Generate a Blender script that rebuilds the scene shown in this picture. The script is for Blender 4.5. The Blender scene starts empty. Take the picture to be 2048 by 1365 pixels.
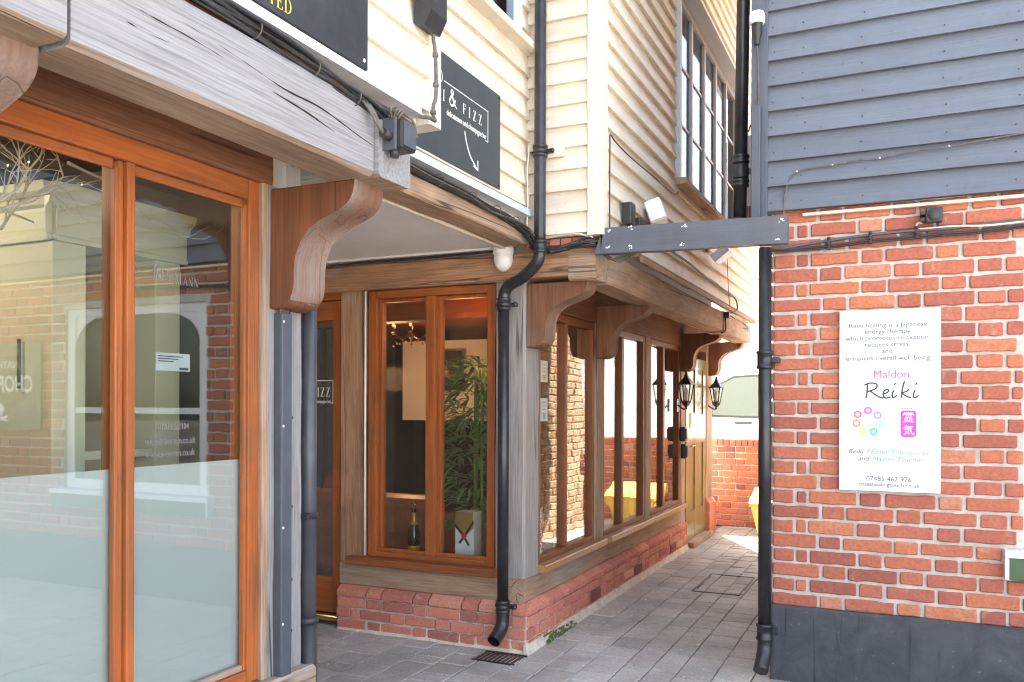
import bpy, bmesh, math, random
from mathutils import Vector, Matrix, noise
random.seed(11)
C = bpy.context.scene.collection
sc = bpy.context.scene
R = math.radians
# ------------------------------------------------------------------ camera
cd = bpy.data.cameras.new('camera'); cam = bpy.data.objects.new('camera', cd); C.objects.link(cam)
YAW, ROLL, EYE = 0.43238924, 0.00335175, 1.5
cd.sensor_width = 36; cd.lens = 36*1700.551/2048
cd.shift_y = (810.293-682.5)/2048
cd.clip_start = .05; cd.clip_end = 500
r_ = Vector((math.cos(YAW), math.sin(YAW), 0)); f_ = Vector((-math.sin(YAW), math.cos(YAW), 0)); u_ = Vector((0, 0, 1))
r2, u2 = r_*math.cos(ROLL)+u_*math.sin(ROLL), u_*math.cos(ROLL)-r_*math.sin(ROLL)
cam.matrix_world = Matrix(((r2.x, u2.x, -f_.x, 0), (r2.y, u2.y, -f_.y, 0), (r2.z, u2.z, -f_.z, EYE), (0, 0, 0, 1)))
sc.camera = cam
# ------------------------------------------------------------------ world, sun, exposure
SUN = Vector((-.321, .557, .766)).normalized()
w = bpy.data.worlds.new('World'); sc.world = w; w.use_nodes = True
nt = w.node_tree; bg = nt.nodes['Background']
sky = nt.nodes.new('ShaderNodeTexSky'); sky.sky_type = 'NISHITA'; sky.sun_disc = False
sky.sun_elevation = math.asin(SUN.z); sky.sun_rotation = math.atan2(SUN.x, SUN.y)
sky.air_density = 1.0; sky.dust_density = 3.0; sky.ozone_density = .6
hs = nt.nodes.new('ShaderNodeHueSaturation'); hs.inputs['Saturation'].default_value = .55
nt.links.new(sky.outputs[0], hs.inputs['Color']); nt.links.new(hs.outputs[0], bg.inputs[0]); bg.inputs[1].default_value = .15
sl = bpy.data.lights.new('sun', 'SUN'); sl.energy = 5; sl.angle = R(.5); sl.color = (1, .93, .82)
so = bpy.data.objects.new('sun', sl); C.objects.link(so); so.rotation_euler = SUN.to_track_quat('Z', 'Y').to_euler(); so.location = (-6, 12, 14)
sc.view_settings.view_transform = 'Standard'; sc.view_settings.look = 'None'; sc.view_settings.gamma = 1
sc.view_settings.exposure = 2.85
sc.cycles.max_bounces = 12; sc.cycles.transparent_max_bounces = 24; sc.cycles.diffuse_bounces = 5; sc.cycles.glossy_bounces = 6
sc.cycles.sample_clamp_indirect = 8; sc.cycles.use_denoising = True; sc.cycles.filter_width = 1.15; sc.cycles.caustics_reflective = False; sc.cycles.caustics_refractive = False

# ------------------------------------------------------------------ mesh helpers
class MB:
    def __init__(s): s.v = []; s.f = []; s.t = []; s.tint = .5; s.sm = []
    def face(s, idx, smooth=False): s.f.append(tuple(idx)); s.t.append(s.tint); s.sm.append(smooth)
    def add(s, vs):
        n = len(s.v); s.v += [tuple(v) for v in vs]; return n
    def quad(s, a, b, c, d): n = s.add((a, b, c, d)); s.face((n, n+1, n+2, n+3))
    def poly(s, pts): n = s.add(pts); s.face(range(n, n+len(pts)))
    def box(s, x0, x1, y0, y1, z0, z1):
        n = s.add([(x, y, z) for z in (z0, z1) for x, y in ((x0, y0), (x1, y0), (x1, y1), (x0, y1))])
        for q in ((0, 3, 2, 1), (4, 5, 6, 7), (0, 1, 5, 4), (1, 2, 6, 5), (2, 3, 7, 6), (3, 0, 4, 7)): s.face([n+i for i in q])
    def bbox(s, x0, x1, y0, y1, z0, z1, b=.004):       # box with chamfered edges
        bm = bmesh.new(); bmesh.ops.create_cube(bm, size=1)
        for v in bm.verts: v.co = Vector(((x0+x1)/2+v.co.x*(x1-x0), (y0+y1)/2+v.co.y*(y1-y0), (z0+z1)/2+v.co.z*(z1-z0)))
        bmesh.ops.bevel(bm, geom=list(bm.edges), offset=min(b, abs(x1-x0)*.4, abs(y1-y0)*.4, abs(z1-z0)*.4), segments=2, affect='EDGES', profile=.6)
        s.frombm(bm)
    def frombm(s, bm, smooth=False):
        bm.verts.index_update(); n = s.add([v.co for v in bm.verts])
        for f in bm.faces: s.face([n+v.index for v in f.verts], smooth)
        bm.free()
    def extr(s, prof, d0, d1, axes='xzy', smooth=False):    # profile (p,q) extruded from d0 to d1; axes names which axis p, q and d run along
        def pt(p, q, d):
            r = {axes[0]: p, axes[1]: q, axes[2]: d}; return (r['x'], r['y'], r['z'])
        k = len(prof); n = s.add([pt(p, q, d0) for p, q in prof]+[pt(p, q, d1) for p, q in prof])
        for i in range(k): s.face((n+i, n+(i+1) % k, n+k+(i+1) % k, n+k+i), smooth)
        s.face(range(n+k-1, n-1, -1)); s.face(range(n+k, n+2*k))
    def tube(s, pts, r, seg=8, caps=True, smooth=True):
        pts = [Vector(p) for p in pts]; rr = r if isinstance(r, (list, tuple)) else [r]*len(pts)
        t = (pts[1]-pts[0]).normalized(); a = t.orthogonal().normalized(); n0 = len(s.v)
        for i, p in enumerate(pts):
            d = (pts[min(i+1, len(pts)-1)]-pts[max(i-1, 0)])
            if d.length > 1e-9: d.normalize()
            else: d = t
            a = (a-d*a.dot(d))
            a = a.normalized() if a.length > 1e-6 else d.orthogonal().normalized()
            b = d.cross(a); t = d
            s.add([p+(a*math.cos(q*2*math.pi/seg)+b*math.sin(q*2*math.pi/seg))*rr[i] for q in range(seg)])
        for i in range(len(pts)-1):
            for q in range(seg):
                s.face((n0+i*seg+q, n0+i*seg+(q+1) % seg, n0+(i+1)*seg+(q+1) % seg, n0+(i+1)*seg+q), smooth)
        if caps:
            s.face([n0+q for q in range(seg-1, -1, -1)]); m = n0+(len(pts)-1)*seg; s.face([m+q for q in range(seg)])
    def lathe(s, prof, c, seg=20, smooth=True):     # prof (r, z) about the vertical through c
        n0 = len(s.v)
        for r, z in prof: s.add([(c[0]+r*math.cos(q*2*math.pi/seg), c[1]+r*math.sin(q*2*math.pi/seg), c[2]+z) for q in range(seg)])
        for i in range(len(prof)-1):
            for q in range(seg): s.face((n0+i*seg+q, n0+i*seg+(q+1) % seg, n0+(i+1)*seg+(q+1) % seg, n0+(i+1)*seg+q), smooth)
        s.face([n0+q for q in range(seg-1, -1, -1)]); m = n0+(len(prof)-1)*seg; s.face([m+q for q in range(seg)])
    def ball(s, c, r, u=10, v=7, sc=(1, 1, 1)):
        bm = bmesh.new(); bmesh.ops.create_uvsphere(bm, u_segments=u, v_segments=v, radius=r)
        for q in bm.verts: q.co = Vector((c[0]+q.co.x*sc[0], c[1]+q.co.y*sc[1], c[2]+q.co.z*sc[2]))
        s.frombm(bm, True)
    def timber(s, ax, a0, a1, p0, p1, q0, q1, ch=.008, j=.003, step=.07, seed=0):
        """hewn timber along axis ax from a0 to a1; cross-section p0..p1 by q0..q1 (the two other axes in xyz order), wavy edges"""
        o = [i for i in 'xyz' if i != ax]; N = max(2, int((a1-a0)/step)); base = [(p0+ch, q0), (p1-ch, q0), (p1, q0+ch), (p1, q1-ch), (p1-ch, q1), (p0+ch, q1), (p0, q1-ch), (p0, q0+ch)]
        n0 = len(s.v)
        for i in range(N+1):
            a = a0+(a1-a0)*i/N
            for k, (p, q) in enumerate(base):
                dp = noise.noise(Vector((a*2.3+seed, k*.37, seed*1.7)))*j+noise.noise(Vector((a*9+seed, k*1.9, 3)))*j*.45
                dq = noise.noise(Vector((a*2.1+seed, k*.41+9, seed*.7)))*j+noise.noise(Vector((a*8+seed, k*2.3, 7)))*j*.45
                d = {ax: a, o[0]: p+dp, o[1]: q+dq}; s.v.append((d['x'], d['y'], d['z']))
        for i in range(N):
            for k in range(8): s.face((n0+i*8+k, n0+i*8+(k+1) % 8, n0+(i+1)*8+(k+1) % 8, n0+(i+1)*8+k))
        s.face([n0+k for k in range(7, -1, -1)]); s.face([n0+N*8+k for k in range(8)])
ORG = {}
def mesh_from(mb, name):
    me = bpy.data.meshes.new(name); me.from_pydata(mb.v, [], mb.f)
    at = me.attributes.new('tint', 'FLOAT', 'FACE'); at.data.foreach_set('value', mb.t)
    me.polygons.foreach_set('use_smooth', mb.sm)
    bm = bmesh.new(); bm.from_mesh(me); bmesh.ops.recalc_face_normals(bm, faces=bm.faces); bm.to_mesh(me); bm.free()
    return me
def thing(name, loc, label, cat, group=None):
    o = bpy.data.objects.new(name, None); C.objects.link(o); o.location = loc; ORG[o] = Vector(loc); o.empty_display_size = .1
    o['label'] = label; o['category'] = cat
    if group: o['group'] = group
    return o
def link(name, me, m, parent=None, label=None, loc=None):
    o = bpy.data.objects.new(name, me); C.objects.link(o)
    if m: me.materials.clear(); me.materials.append(m)
    org = ORG[parent] if parent else Vector(loc or (0, 0, 0))
    me.transform(Matrix.Translation(-org)); ORG[o] = org
    if parent: o.parent = parent
    else: o.location = org
    if label: o['label'] = label
    return o
def part(name, mb, m, parent, label=None): return link(name, mesh_from(mb, name), m, parent, label)
def solo(name, mb, m, loc, label, cat, group=None):
    o = link(name, mesh_from(mb, name), m, None, label, loc); o['category'] = cat
    if group: o['group'] = group
    return o
def struct(name, mb, m, kind='structure'):
    o = link(name, mesh_from(mb, name), m); o['kind'] = kind; return o
def smooth(pts, n=6):
    P = [Vector(p) for p in pts]; P = [P[0]*2-P[1]]+P+[P[-1]*2-P[-2]]; out = []
    for i in range(1, len(P)-2):
        for k in range(n):
            t = k/n; a, b, c, d = P[i-1], P[i], P[i+1], P[i+2]
            out.append(.5*((2*b)+(c-a)*t+(2*a-5*b+4*c-d)*t*t+(3*b-a-3*c+d)*t**3))
    return out+[P[-2]]
def jit(s): return random.uniform(-s, s)

# ------------------------------------------------------------------ material helpers
def newmat(name):
    m = bpy.data.materials.new(name); m.use_nodes = True
    return m, m.node_tree, m.node_tree.nodes['Principled BSDF']
def nd(nt, typ, **kw):
    n = nt.nodes.new('ShaderNode'+typ)
    for k, v in kw.items():
        if k[0] == '_': setattr(n, k[1:], v)
        else: n.inputs[k].default_value = v
    return n
def pos(nt, sx, sy, sz, ox=0):
    g = nt.nodes.new('ShaderNodeNewGeometry'); m = nd(nt, 'Vector'+'Math', _operation='MULTIPLY_ADD'); nt.links.new(g.outputs['Position'], m.inputs[0])
    m.inputs[1].default_value = (sx, sy, sz); m.inputs[2].default_value = (ox, ox*1.3, ox*.7); return m.outputs[0]
def nz(nt, vec, scale=1, detail=5, rough=.6, dist=0):
    n = nd(nt, 'TexNoise', Scale=scale, Detail=detail, Roughness=rough, Distortion=dist); nt.links.new(vec, n.inputs['Vector']); return n.outputs['Fac']
def ramp(nt, fac, stops):
    n = nt.nodes.new('ShaderNodeValToRGB'); e = n.color_ramp.elements
    while len(e) < len(stops): e.new(.5)
    for i, (p, c) in enumerate(stops): e[i].position = p; e[i].color = (*c, 1) if len(c) == 3 else c
    nt.links.new(fac, n.inputs[0]); return n.outputs[0]
def g3(v): return (v, v, v)
def mix(nt, fac, a, b, mode='MIX'):
    n = nt.nodes.new('ShaderNodeMix'); n.data_type = 'RGBA'; n.blend_type = mode; n.clamp_factor = True
    for k, v in ((0, fac), (6, a), (7, b)):
        if isinstance(v, (int, float)): n.inputs[k].default_value = v
        elif isinstance(v, tuple): n.inputs[k].default_value = (*v, 1)
        else: nt.links.new(v, n.inputs[k])
    return n.outputs[2]
def math_(nt, op, a, b=0.):
    n = nt.nodes.new('ShaderNodeMath'); n.operation = op
    for k, v in ((0, a), (1, b)):
        if isinstance(v, (int, float)): n.inputs[k].default_value = v
        else: nt.links.new(v, n.inputs[k])
    return n.outputs[0]
def tint(nt):
    n = nt.nodes.new('ShaderNodeAttribute'); n.attribute_name = 'tint'; return n.outputs['Fac']
def bump(nt, b, h, strength, dist=.01):
    n = nd(nt, 'Bump', Strength=strength, Distance=dist); nt.links.new(h, n.inputs['Height']); nt.links.new(n.outputs[0], b.inputs['Normal'])
def plain(name, col, rough=.5, metal=0, var=.15, scale=8, bumpv=.05, spec=.5, coat=0):
    m, nt, b = newmat(name); n = nz(nt, pos(nt, 1, 1, 1), scale, 6, .65)
    c = ramp(nt, n, [(.3, tuple(x*(1-var) for x in col)), (.7, tuple(min(1, x*(1+var)) for x in col))]); nt.links.new(c, b.inputs['Base Color'])
    b.inputs['Roughness'].default_value = rough; b.inputs['Metallic'].default_value = metal; b.inputs['Specular IOR Level'].default_value = spec; b.inputs['Coat Weight'].default_value = coat
    if bumpv: bump(nt, b, nz(nt, pos(nt, 1, 1, 1, 3), scale*6, 4), bumpv, .004)
    return m
def wood(name, ax, cA, cB, rough=.75, silver=0., sil=(.47, .44, .42), stain=.5, stainc=(.07, .04, .025), under=None, coat=0, bumpv=.35, fine=1., cracks=0., tsil=0.):
    """oak with grain along ax; 'silver' = how much of it has weathered grey; 'under' = colour of faces the weather never reaches"""
    m, nt, b = newmat(name); S = lambda al, ac: [al if a == ax else ac for a in 'xyz']
    g1 = nz(nt, pos(nt, *S(1.1, 16)), 1, 6, .62, .6); g2 = nz(nt, pos(nt, *S(4, 150), 5), 1, 3, .6); big = nz(nt, pos(nt, *S(1.2, 3.2), 2), 1.3, 5, .6, .8)
    gm = nz(nt, pos(nt, *S(1.6, 42), 21), 1, 5, .62, .9)
    g1m = math_(nt, 'ADD', math_(nt, 'MULTIPLY', g1, .62), math_(nt, 'MULTIPLY', gm, .38))
    c = ramp(nt, g1m, [(.28, cA), (.72, cB)])
    c = mix(nt, math_(nt, 'MULTIPLY', ramp(nt, big, [(.42, g3(0)), (.68, g3(1))]), stain), c, stainc)
    if silver:
        s = nz(nt, pos(nt, *S(.9, 2.4), 7), 1.1, 6, .65, .5)
        f = ramp(nt, s, [(max(0, .62-silver*.5), g3(0)), (max(.05, .80-silver*.5), g3(1))])
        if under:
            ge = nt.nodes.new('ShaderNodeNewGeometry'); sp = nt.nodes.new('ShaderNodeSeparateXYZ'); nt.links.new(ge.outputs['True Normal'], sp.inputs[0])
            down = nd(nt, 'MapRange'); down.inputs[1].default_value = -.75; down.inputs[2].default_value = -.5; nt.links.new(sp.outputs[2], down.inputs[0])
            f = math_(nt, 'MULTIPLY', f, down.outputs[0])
        if tsil: f = math_(nt, 'MAXIMUM', f, math_(nt, 'MULTIPLY', tint(nt), ramp(nt, s, [(.38, g3(.25)), (.62, g3(tsil))])))
        sc_ = mix(nt, math_(nt, 'MULTIPLY', g1, .8), sil, tuple(x*.48 for x in sil)); c = mix(nt, math_(nt, 'MULTIPLY', f, .92), c, sc_)
    c = mix(nt, .55*fine, c, ramp(nt, g2, [(.32, g3(.42)), (.6, g3(1.15))]), 'MULTIPLY')
    cr = nz(nt, pos(nt, *S(.55, 22), 13), 1, 4, .5, .3)
    crk = ramp(nt, cr, [(.24, g3(.25)), (.29, g3(1))]); c = mix(nt, .8, c, crk, 'MULTIPLY')
    if cracks:
        cn = math_(nt, 'ABSOLUTE', math_(nt, 'SUBTRACT', nz(nt, pos(nt, *S(.14, 5.2), 31), 1, 3, .5, .25), .5)); mk = ramp(nt, nz(nt, pos(nt, *S(.8, 3), 17), 1, 3, .5), [(.46, g3(0)), (.52, g3(1))])
        line = math_(nt, 'MULTIPLY', ramp(nt, cn, [(.002, g3(1)), (.009, g3(0))]), mk); c = mix(nt, math_(nt, 'MULTIPLY', line, cracks), c, (.03, .018, .012))
        crk = math_(nt, 'SUBTRACT', crk, math_(nt, 'MULTIPLY', line, 1.5))
    nt.links.new(c, b.inputs['Base Color']); b.inputs['Roughness'].default_value = rough; b.inputs['Coat Weight'].default_value = coat; b.inputs['Coat Roughness'].default_value = .25
    b.inputs['Specular IOR Level'].default_value = .35
    h = math_(nt, 'ADD', math_(nt, 'MULTIPLY', g1, .6), math_(nt, 'ADD', math_(nt, 'MULTIPLY', g2, .4), math_(nt, 'MULTIPLY', crk, .5)))
    bump(nt, b, h, bumpv, .006); return m
def boardpaint(name, ax, col, dirt, rough=.55, var=.1, dirtamt=.45, bumpv=.3):
    m, nt, b = newmat(name); S = lambda al, ac: [al if a == ax else ac for a in 'xyz']
    g = nz(nt, pos(nt, *S(2, 90)), 1, 4, .6); d = nz(nt, pos(nt, *S(1.5, 6), 4), 1.2, 7, .7, .4); s = nz(nt, pos(nt, 1, 1, 1, 8), 38, 2, .5)
    c = mix(nt, tint(nt), tuple(x*(1-var) for x in col), tuple(min(1, x*(1+var)) for x in col))
    c = mix(nt, math_(nt, 'MULTIPLY', ramp(nt, d, [(.46, g3(0)), (.78, g3(1))]), dirtamt), c, dirt)
    c = mix(nt, math_(nt, 'MULTIPLY', ramp(nt, s, [(.66, g3(0)), (.72, g3(1))]), .5*dirtamt), c, tuple(x*.6 for x in dirt))
    dr = nz(nt, pos(nt, 7, 7, .9, 15), 1, 5, .65, .3); c = mix(nt, math_(nt, 'MULTIPLY', ramp(nt, dr, [(.52, g3(0)), (.75, g3(1))]), dirtamt*.6), c, tuple(x*1.3 for x in dirt))
    c = mix(nt, .35, c, ramp(nt, g, [(.3, g3(.72)), (.65, g3(1.06))]), 'MULTIPLY')
    nt.links.new(c, b.inputs['Base Color']); b.inputs['Roughness'].default_value = rough; b.inputs['Specular IOR Level'].default_value = .4
    bump(nt, b, math_(nt, 'ADD', g, math_(nt, 'MULTIPLY', d, .6)), bumpv, .004); return m
def brickmat(name, stops, rough=.85, white=.4):
    m, nt, b = newmat(name)
    n1 = nz(nt, pos(nt, 14, 14, 30), 1, 6, .65, .4); n2 = nz(nt, pos(nt, 1, 1, 1, 5), 60, 4, .6); n3 = nz(nt, pos(nt, 1, 1, 1, 9), 9, 6, .7, .6)
    t = math_(nt, 'ADD', tint(nt), math_(nt, 'MULTIPLY', math_(nt, 'SUBTRACT', n1, .5), .45))
    c = ramp(nt, t, stops)
    c = mix(nt, .5, c, ramp(nt, n2, [(.3, g3(.58)), (.65, g3(1.18))]), 'MULTIPLY')
    c = mix(nt, math_(nt, 'MULTIPLY', ramp(nt, n3, [(.6, g3(0)), (.74, g3(1))]), white), c, (.62, .52, .46))
    nt.links.new(c, b.inputs['Base Color']); b.inputs['Roughness'].default_value = rough; b.inputs['Specular IOR Level'].default_value = .25
    bump(nt, b, math_(nt, 'ADD', math_(nt, 'MULTIPLY', n1, .8), math_(nt, 'MULTIPLY', n2, .4)), .6, .006); return m
def glassmat(name, ior=1.62, wav=.012, tintc=(.93, .96, .94), wscale=2.2, refl=(1, 1, 1)):
    m, nt, b = newmat(name); nt.nodes.remove(b); out = nt.nodes['Material Output']
    tr = nd(nt, 'BsdfTransparent', Color=(*tintc, 1)); gl = nd(nt, 'BsdfGlossy', Roughness=0.0, Color=(*refl, 1)); lw = nd(nt, 'LayerWeight', Blend=.5); mx = nt.nodes.new('ShaderNodeMixShader')
    bp = nd(nt, 'Bump', Strength=1.0, Distance=wav); nt.links.new(nz(nt, pos(nt, 1, 1, .6), wscale, 1, .4), bp.inputs['Height'])
    nt.links.new(bp.outputs[0], gl.inputs['Normal'])
    r0 = ((ior-1)/(ior+1))**2; fr = math_(nt, 'MULTIPLY_ADD', math_(nt, 'POWER', lw.outputs['Facing'], 4.2), 1-r0); fr.node.inputs[2].default_value = r0   # Schlick
    nt.links.new(fr, mx.inputs[0]); nt.links.new(tr.outputs[0], mx.inputs[1]); nt.links.new(gl.outputs[0], mx.inputs[2]); nt.links.new(mx.outputs[0], out.inputs[0]); return m
def emit(name, col, s):
    m, nt, b = newmat(name); b.inputs['Base Color'].default_value = (*col, 1); b.inputs['Emission Color'].default_value = (*col, 1); b.inputs['Emission Strength'].default_value = s; return m

M = {}
BR = (.20, .095, .045); BR2 = (.36, .19, .10)
for ax in 'xyz':
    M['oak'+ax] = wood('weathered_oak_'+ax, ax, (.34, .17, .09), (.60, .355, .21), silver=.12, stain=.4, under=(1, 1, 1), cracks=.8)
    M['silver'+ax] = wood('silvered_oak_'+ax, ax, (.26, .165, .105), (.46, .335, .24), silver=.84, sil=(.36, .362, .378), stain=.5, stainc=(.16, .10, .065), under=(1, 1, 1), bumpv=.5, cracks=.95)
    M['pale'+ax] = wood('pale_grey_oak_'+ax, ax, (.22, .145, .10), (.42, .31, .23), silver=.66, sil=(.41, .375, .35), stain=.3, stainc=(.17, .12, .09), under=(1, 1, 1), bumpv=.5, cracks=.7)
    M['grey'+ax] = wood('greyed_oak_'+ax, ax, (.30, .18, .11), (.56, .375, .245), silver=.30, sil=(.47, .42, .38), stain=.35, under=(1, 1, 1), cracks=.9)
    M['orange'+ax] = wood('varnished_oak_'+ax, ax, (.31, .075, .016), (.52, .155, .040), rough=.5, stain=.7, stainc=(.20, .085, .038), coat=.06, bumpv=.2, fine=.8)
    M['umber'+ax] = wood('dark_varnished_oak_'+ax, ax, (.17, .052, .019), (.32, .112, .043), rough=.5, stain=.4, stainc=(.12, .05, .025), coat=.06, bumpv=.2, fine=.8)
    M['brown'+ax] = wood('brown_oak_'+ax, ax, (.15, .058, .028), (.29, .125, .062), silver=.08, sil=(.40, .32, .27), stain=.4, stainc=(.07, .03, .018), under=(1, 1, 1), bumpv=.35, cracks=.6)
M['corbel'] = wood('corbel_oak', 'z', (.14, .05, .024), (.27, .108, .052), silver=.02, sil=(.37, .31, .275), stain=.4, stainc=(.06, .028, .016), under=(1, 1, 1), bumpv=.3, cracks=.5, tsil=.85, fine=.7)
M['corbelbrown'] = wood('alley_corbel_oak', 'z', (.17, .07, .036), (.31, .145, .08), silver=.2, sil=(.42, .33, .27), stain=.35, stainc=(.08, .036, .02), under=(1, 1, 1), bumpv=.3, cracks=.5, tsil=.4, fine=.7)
M['creamx'] = boardpaint('cream_board_x', 'x', (.80, .72, .60), (.50, .34, .20), dirtamt=.5, var=.05)
M['creamy'] = boardpaint('cream_board_y', 'y', (.80, .72, .60), (.46, .32, .19), dirtamt=.52, var=.05)
M['creamz'] = boardpaint('cream_board_z', 'z', (.80, .73, .61), (.50, .36, .22), dirtamt=.3, var=.03)
M['blackx'] = boardpaint('black_board_x', 'x', (.148, .170, .212), (.085, .075, .07), rough=.45, var=.12, dirtamt=.35, bumpv=.45)
M['blackz'] = boardpaint('black_board_z', 'z', (.085, .10, .13), (.16, .15, .14), rough=.5, var=.1, dirtamt=.3, bumpv=.4)
RED = [(.0, (.21, .085, .075)), (.25, (.37, .118, .085)), (.6, (.49, .158, .10)), (.85, (.56, .19, .098)), (1., (.58, .28, .19))]
M['brick'] = brickmat('red_brick', RED)
M['plinthbrick'] = brickmat('plinth_brick', [(.0, (.32, .13, .11)), (.4, (.56, .20, .145)), (.8, (.66, .26, .18)), (1, (.68, .38, .28))], white=.7)
M['mortar'] = plain('lime_mortar', (.55, .525, .48), .95, var=.22, scale=14, bumpv=.5)
M['stock'] = brickmat('pale_stock_brick', [(.0, (.40, .24, .14)), (.5, (.56, .38, .24)), (1., (.66, .50, .34))])
M['mortard'] = plain('grey_mortar', (.62, .56, .47), .95, var=.25, scale=12, bumpv=.5)
M['paver'] = brickmat('grey_paver', [(.0, (.34, .325, .31)), (.45, (.45, .43, .41)), (.8, (.51, .485, .46)), (.95, (.54, .47, .43)), (1., (.60, .44, .33))], white=.16)
pm = M['paver']; nt = pm.node_tree; bs = nt.nodes['Principled BSDF']; src = bs.inputs['Base Color'].links[0].from_socket
st_ = nz(nt, pos(nt, 1, 1, 1, 19), 1.6, 7, .7, .6); st2 = nz(nt, pos(nt, 1, 1, 1, 29), 26, 3, .6)
cc = mix(nt, .75, src, ramp(nt, st_, [(.32, (.62, .60, .58)), (.62, (1.12, 1.10, 1.07))]), 'MULTIPLY')
cc = mix(nt, math_(nt, 'MULTIPLY', ramp(nt, st2, [(.68, g3(0)), (.74, g3(1))]), .6), cc, (.09, .085, .08)); nt.links.new(cc, bs.inputs['Base Color'])
M['joint'] = plain('paver_joint', (.15, .14, .128), 1, var=.35, scale=9, bumpv=.3)
M['iron'] = plain('black_iron_paint', (.022, .023, .027), .33, var=.6, scale=9, bumpv=.15, spec=.6)
M['plastic'] = plain('black_plastic', (.028, .029, .032), .42, var=.25, scale=25, bumpv=.08)
M['conduit'] = plain('dark_grey_plastic', (.075, .085, .105), .35, var=.12, scale=15, bumpv=.05)
M['pipegrey'] = plain('black_pvc', (.055, .060, .072), .35, var=.25, scale=9, bumpv=.05)
M['cable'] = plain('black_cable', (.03, .03, .033), .55, var=.4, scale=30, bumpv=.2)
M['cablegrey'] = plain('dusty_cable', (.12, .105, .09), .7, var=.4, scale=30, bumpv=.2)
M['cablewhite'] = plain('cream_cable', (.68, .62, .52), .5, var=.1, bumpv=0)
M['white'] = plain('white_plastic', (.88, .88, .86), .35, var=.04, scale=6, bumpv=.02)
M['whitepaint'] = plain('white_paint', (.78, .78, .80), .4, var=.06, scale=10, bumpv=.08)
M['signwhite'] = plain('white_sign_board', (.86, .87, .89), .3, var=.02, scale=4, bumpv=0)
M['strip'] = plain('grey_drip_trim', (.62, .66, .70), .35, var=.15, scale=10, bumpv=.1)
M['signdark'] = plain('dark_slate_sign', (.050, .062, .072), .5, var=.15, scale=5, bumpv=.05)
M['signblack'] = plain('black_sign', (.030, .031, .036), .42, var=.35, scale=12, bumpv=.05)
M['soffit'] = plain('soffit_paint', (.84, .81, .77), .7, var=.06, scale=3, bumpv=.08)
M['plinthblack'] = None
M['gold'] = plain('gold_letter', (.72, .55, .10), .4, var=.05, bumpv=0)
M['letter'] = plain('white_letter', (.85, .86, .84), .5, var=.02, bumpv=0)
M['brass'] = plain('brass', (.75, .55, .22), .25, 1, var=.15, scale=30, bumpv=.05)
M['glass'] = glassmat('window_glass', 1.66, .0006); M['glassshop'] = glassmat('shop_glass', 1.85, .0006)
M['glassalley'] = glassmat('old_window_glass', 1.62, .0022, wscale=3.)
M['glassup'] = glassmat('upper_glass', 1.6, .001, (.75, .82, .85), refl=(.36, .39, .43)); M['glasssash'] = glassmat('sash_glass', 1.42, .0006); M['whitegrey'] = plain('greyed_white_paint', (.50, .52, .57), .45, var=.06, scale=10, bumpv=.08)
M['glassbehind'] = glassmat('frosted_face', 1.5, .0003)
def frosted():
    m, nt, b = newmat('frosted_film'); b.inputs['Base Color'].default_value = (.63, .665, .695, 1); b.inputs['Roughness'].default_value = .55
    out = nt.nodes['Material Output']; tl = nd(nt, 'BsdfTranslucent', Color=(.55, .60, .57, 1)); mx = nt.nodes.new('ShaderNodeMixShader'); mx.inputs[0].default_value = .3
    b.inputs['Coat Weight'].default_value = 1; b.inputs['Coat Roughness'].default_value = .02; b.inputs['Coat IOR'].default_value = 1.35
    nt.links.new(b.outputs[0], mx.inputs[1]); nt.links.new(tl.outputs[0], mx.inputs[2]); nt.links.new(mx.outputs[0], out.inputs[0]); return m
M['frost'] = frosted()
def blackplinth():
    m, nt, b = newmat('black_tar_paint'); n = nz(nt, pos(nt, 1, 1, 1), 5, 7, .7, .8); dr = nz(nt, pos(nt, 22, 22, 1.3, 4), 1, 4, .6, .3); sp = nz(nt, pos(nt, 1, 1, 1, 6), 42, 3, .6)
    c = ramp(nt, n, [(.3, (.032, .036, .045)), (.75, (.085, .09, .10))])
    c = mix(nt, math_(nt, 'MULTIPLY', ramp(nt, dr, [(.60, g3(0)), (.68, g3(1))]), .8), c, (.015, .015, .018))
    c = mix(nt, math_(nt, 'MULTIPLY', ramp(nt, sp, [(.68, g3(0)), (.76, g3(1))]), .5), c, (.35, .35, .34))
    nt.links.new(c, b.inputs['Base Color']); b.inputs['Roughness'].default_value = .55; bump(nt, b, n, .5, .006); return m
M['plinthblack'] = blackplinth()
M['crackdark'] = plain('dark_split', (.025, .016, .011), .9, bumpv=0)
M['roof'] = plain('roof_tile', (.20, .09, .06), .8, var=.3, scale=6, bumpv=.5)
M['plaster'] = plain('white_plaster', (.74, .70, .64), .8, var=.05, scale=3, bumpv=.05)
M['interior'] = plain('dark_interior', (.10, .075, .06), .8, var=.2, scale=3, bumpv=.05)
M['intfloor'] = plain('interior_floor', (.16, .10, .07), .5, var=.2, scale=4, bumpv=.05)

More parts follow.
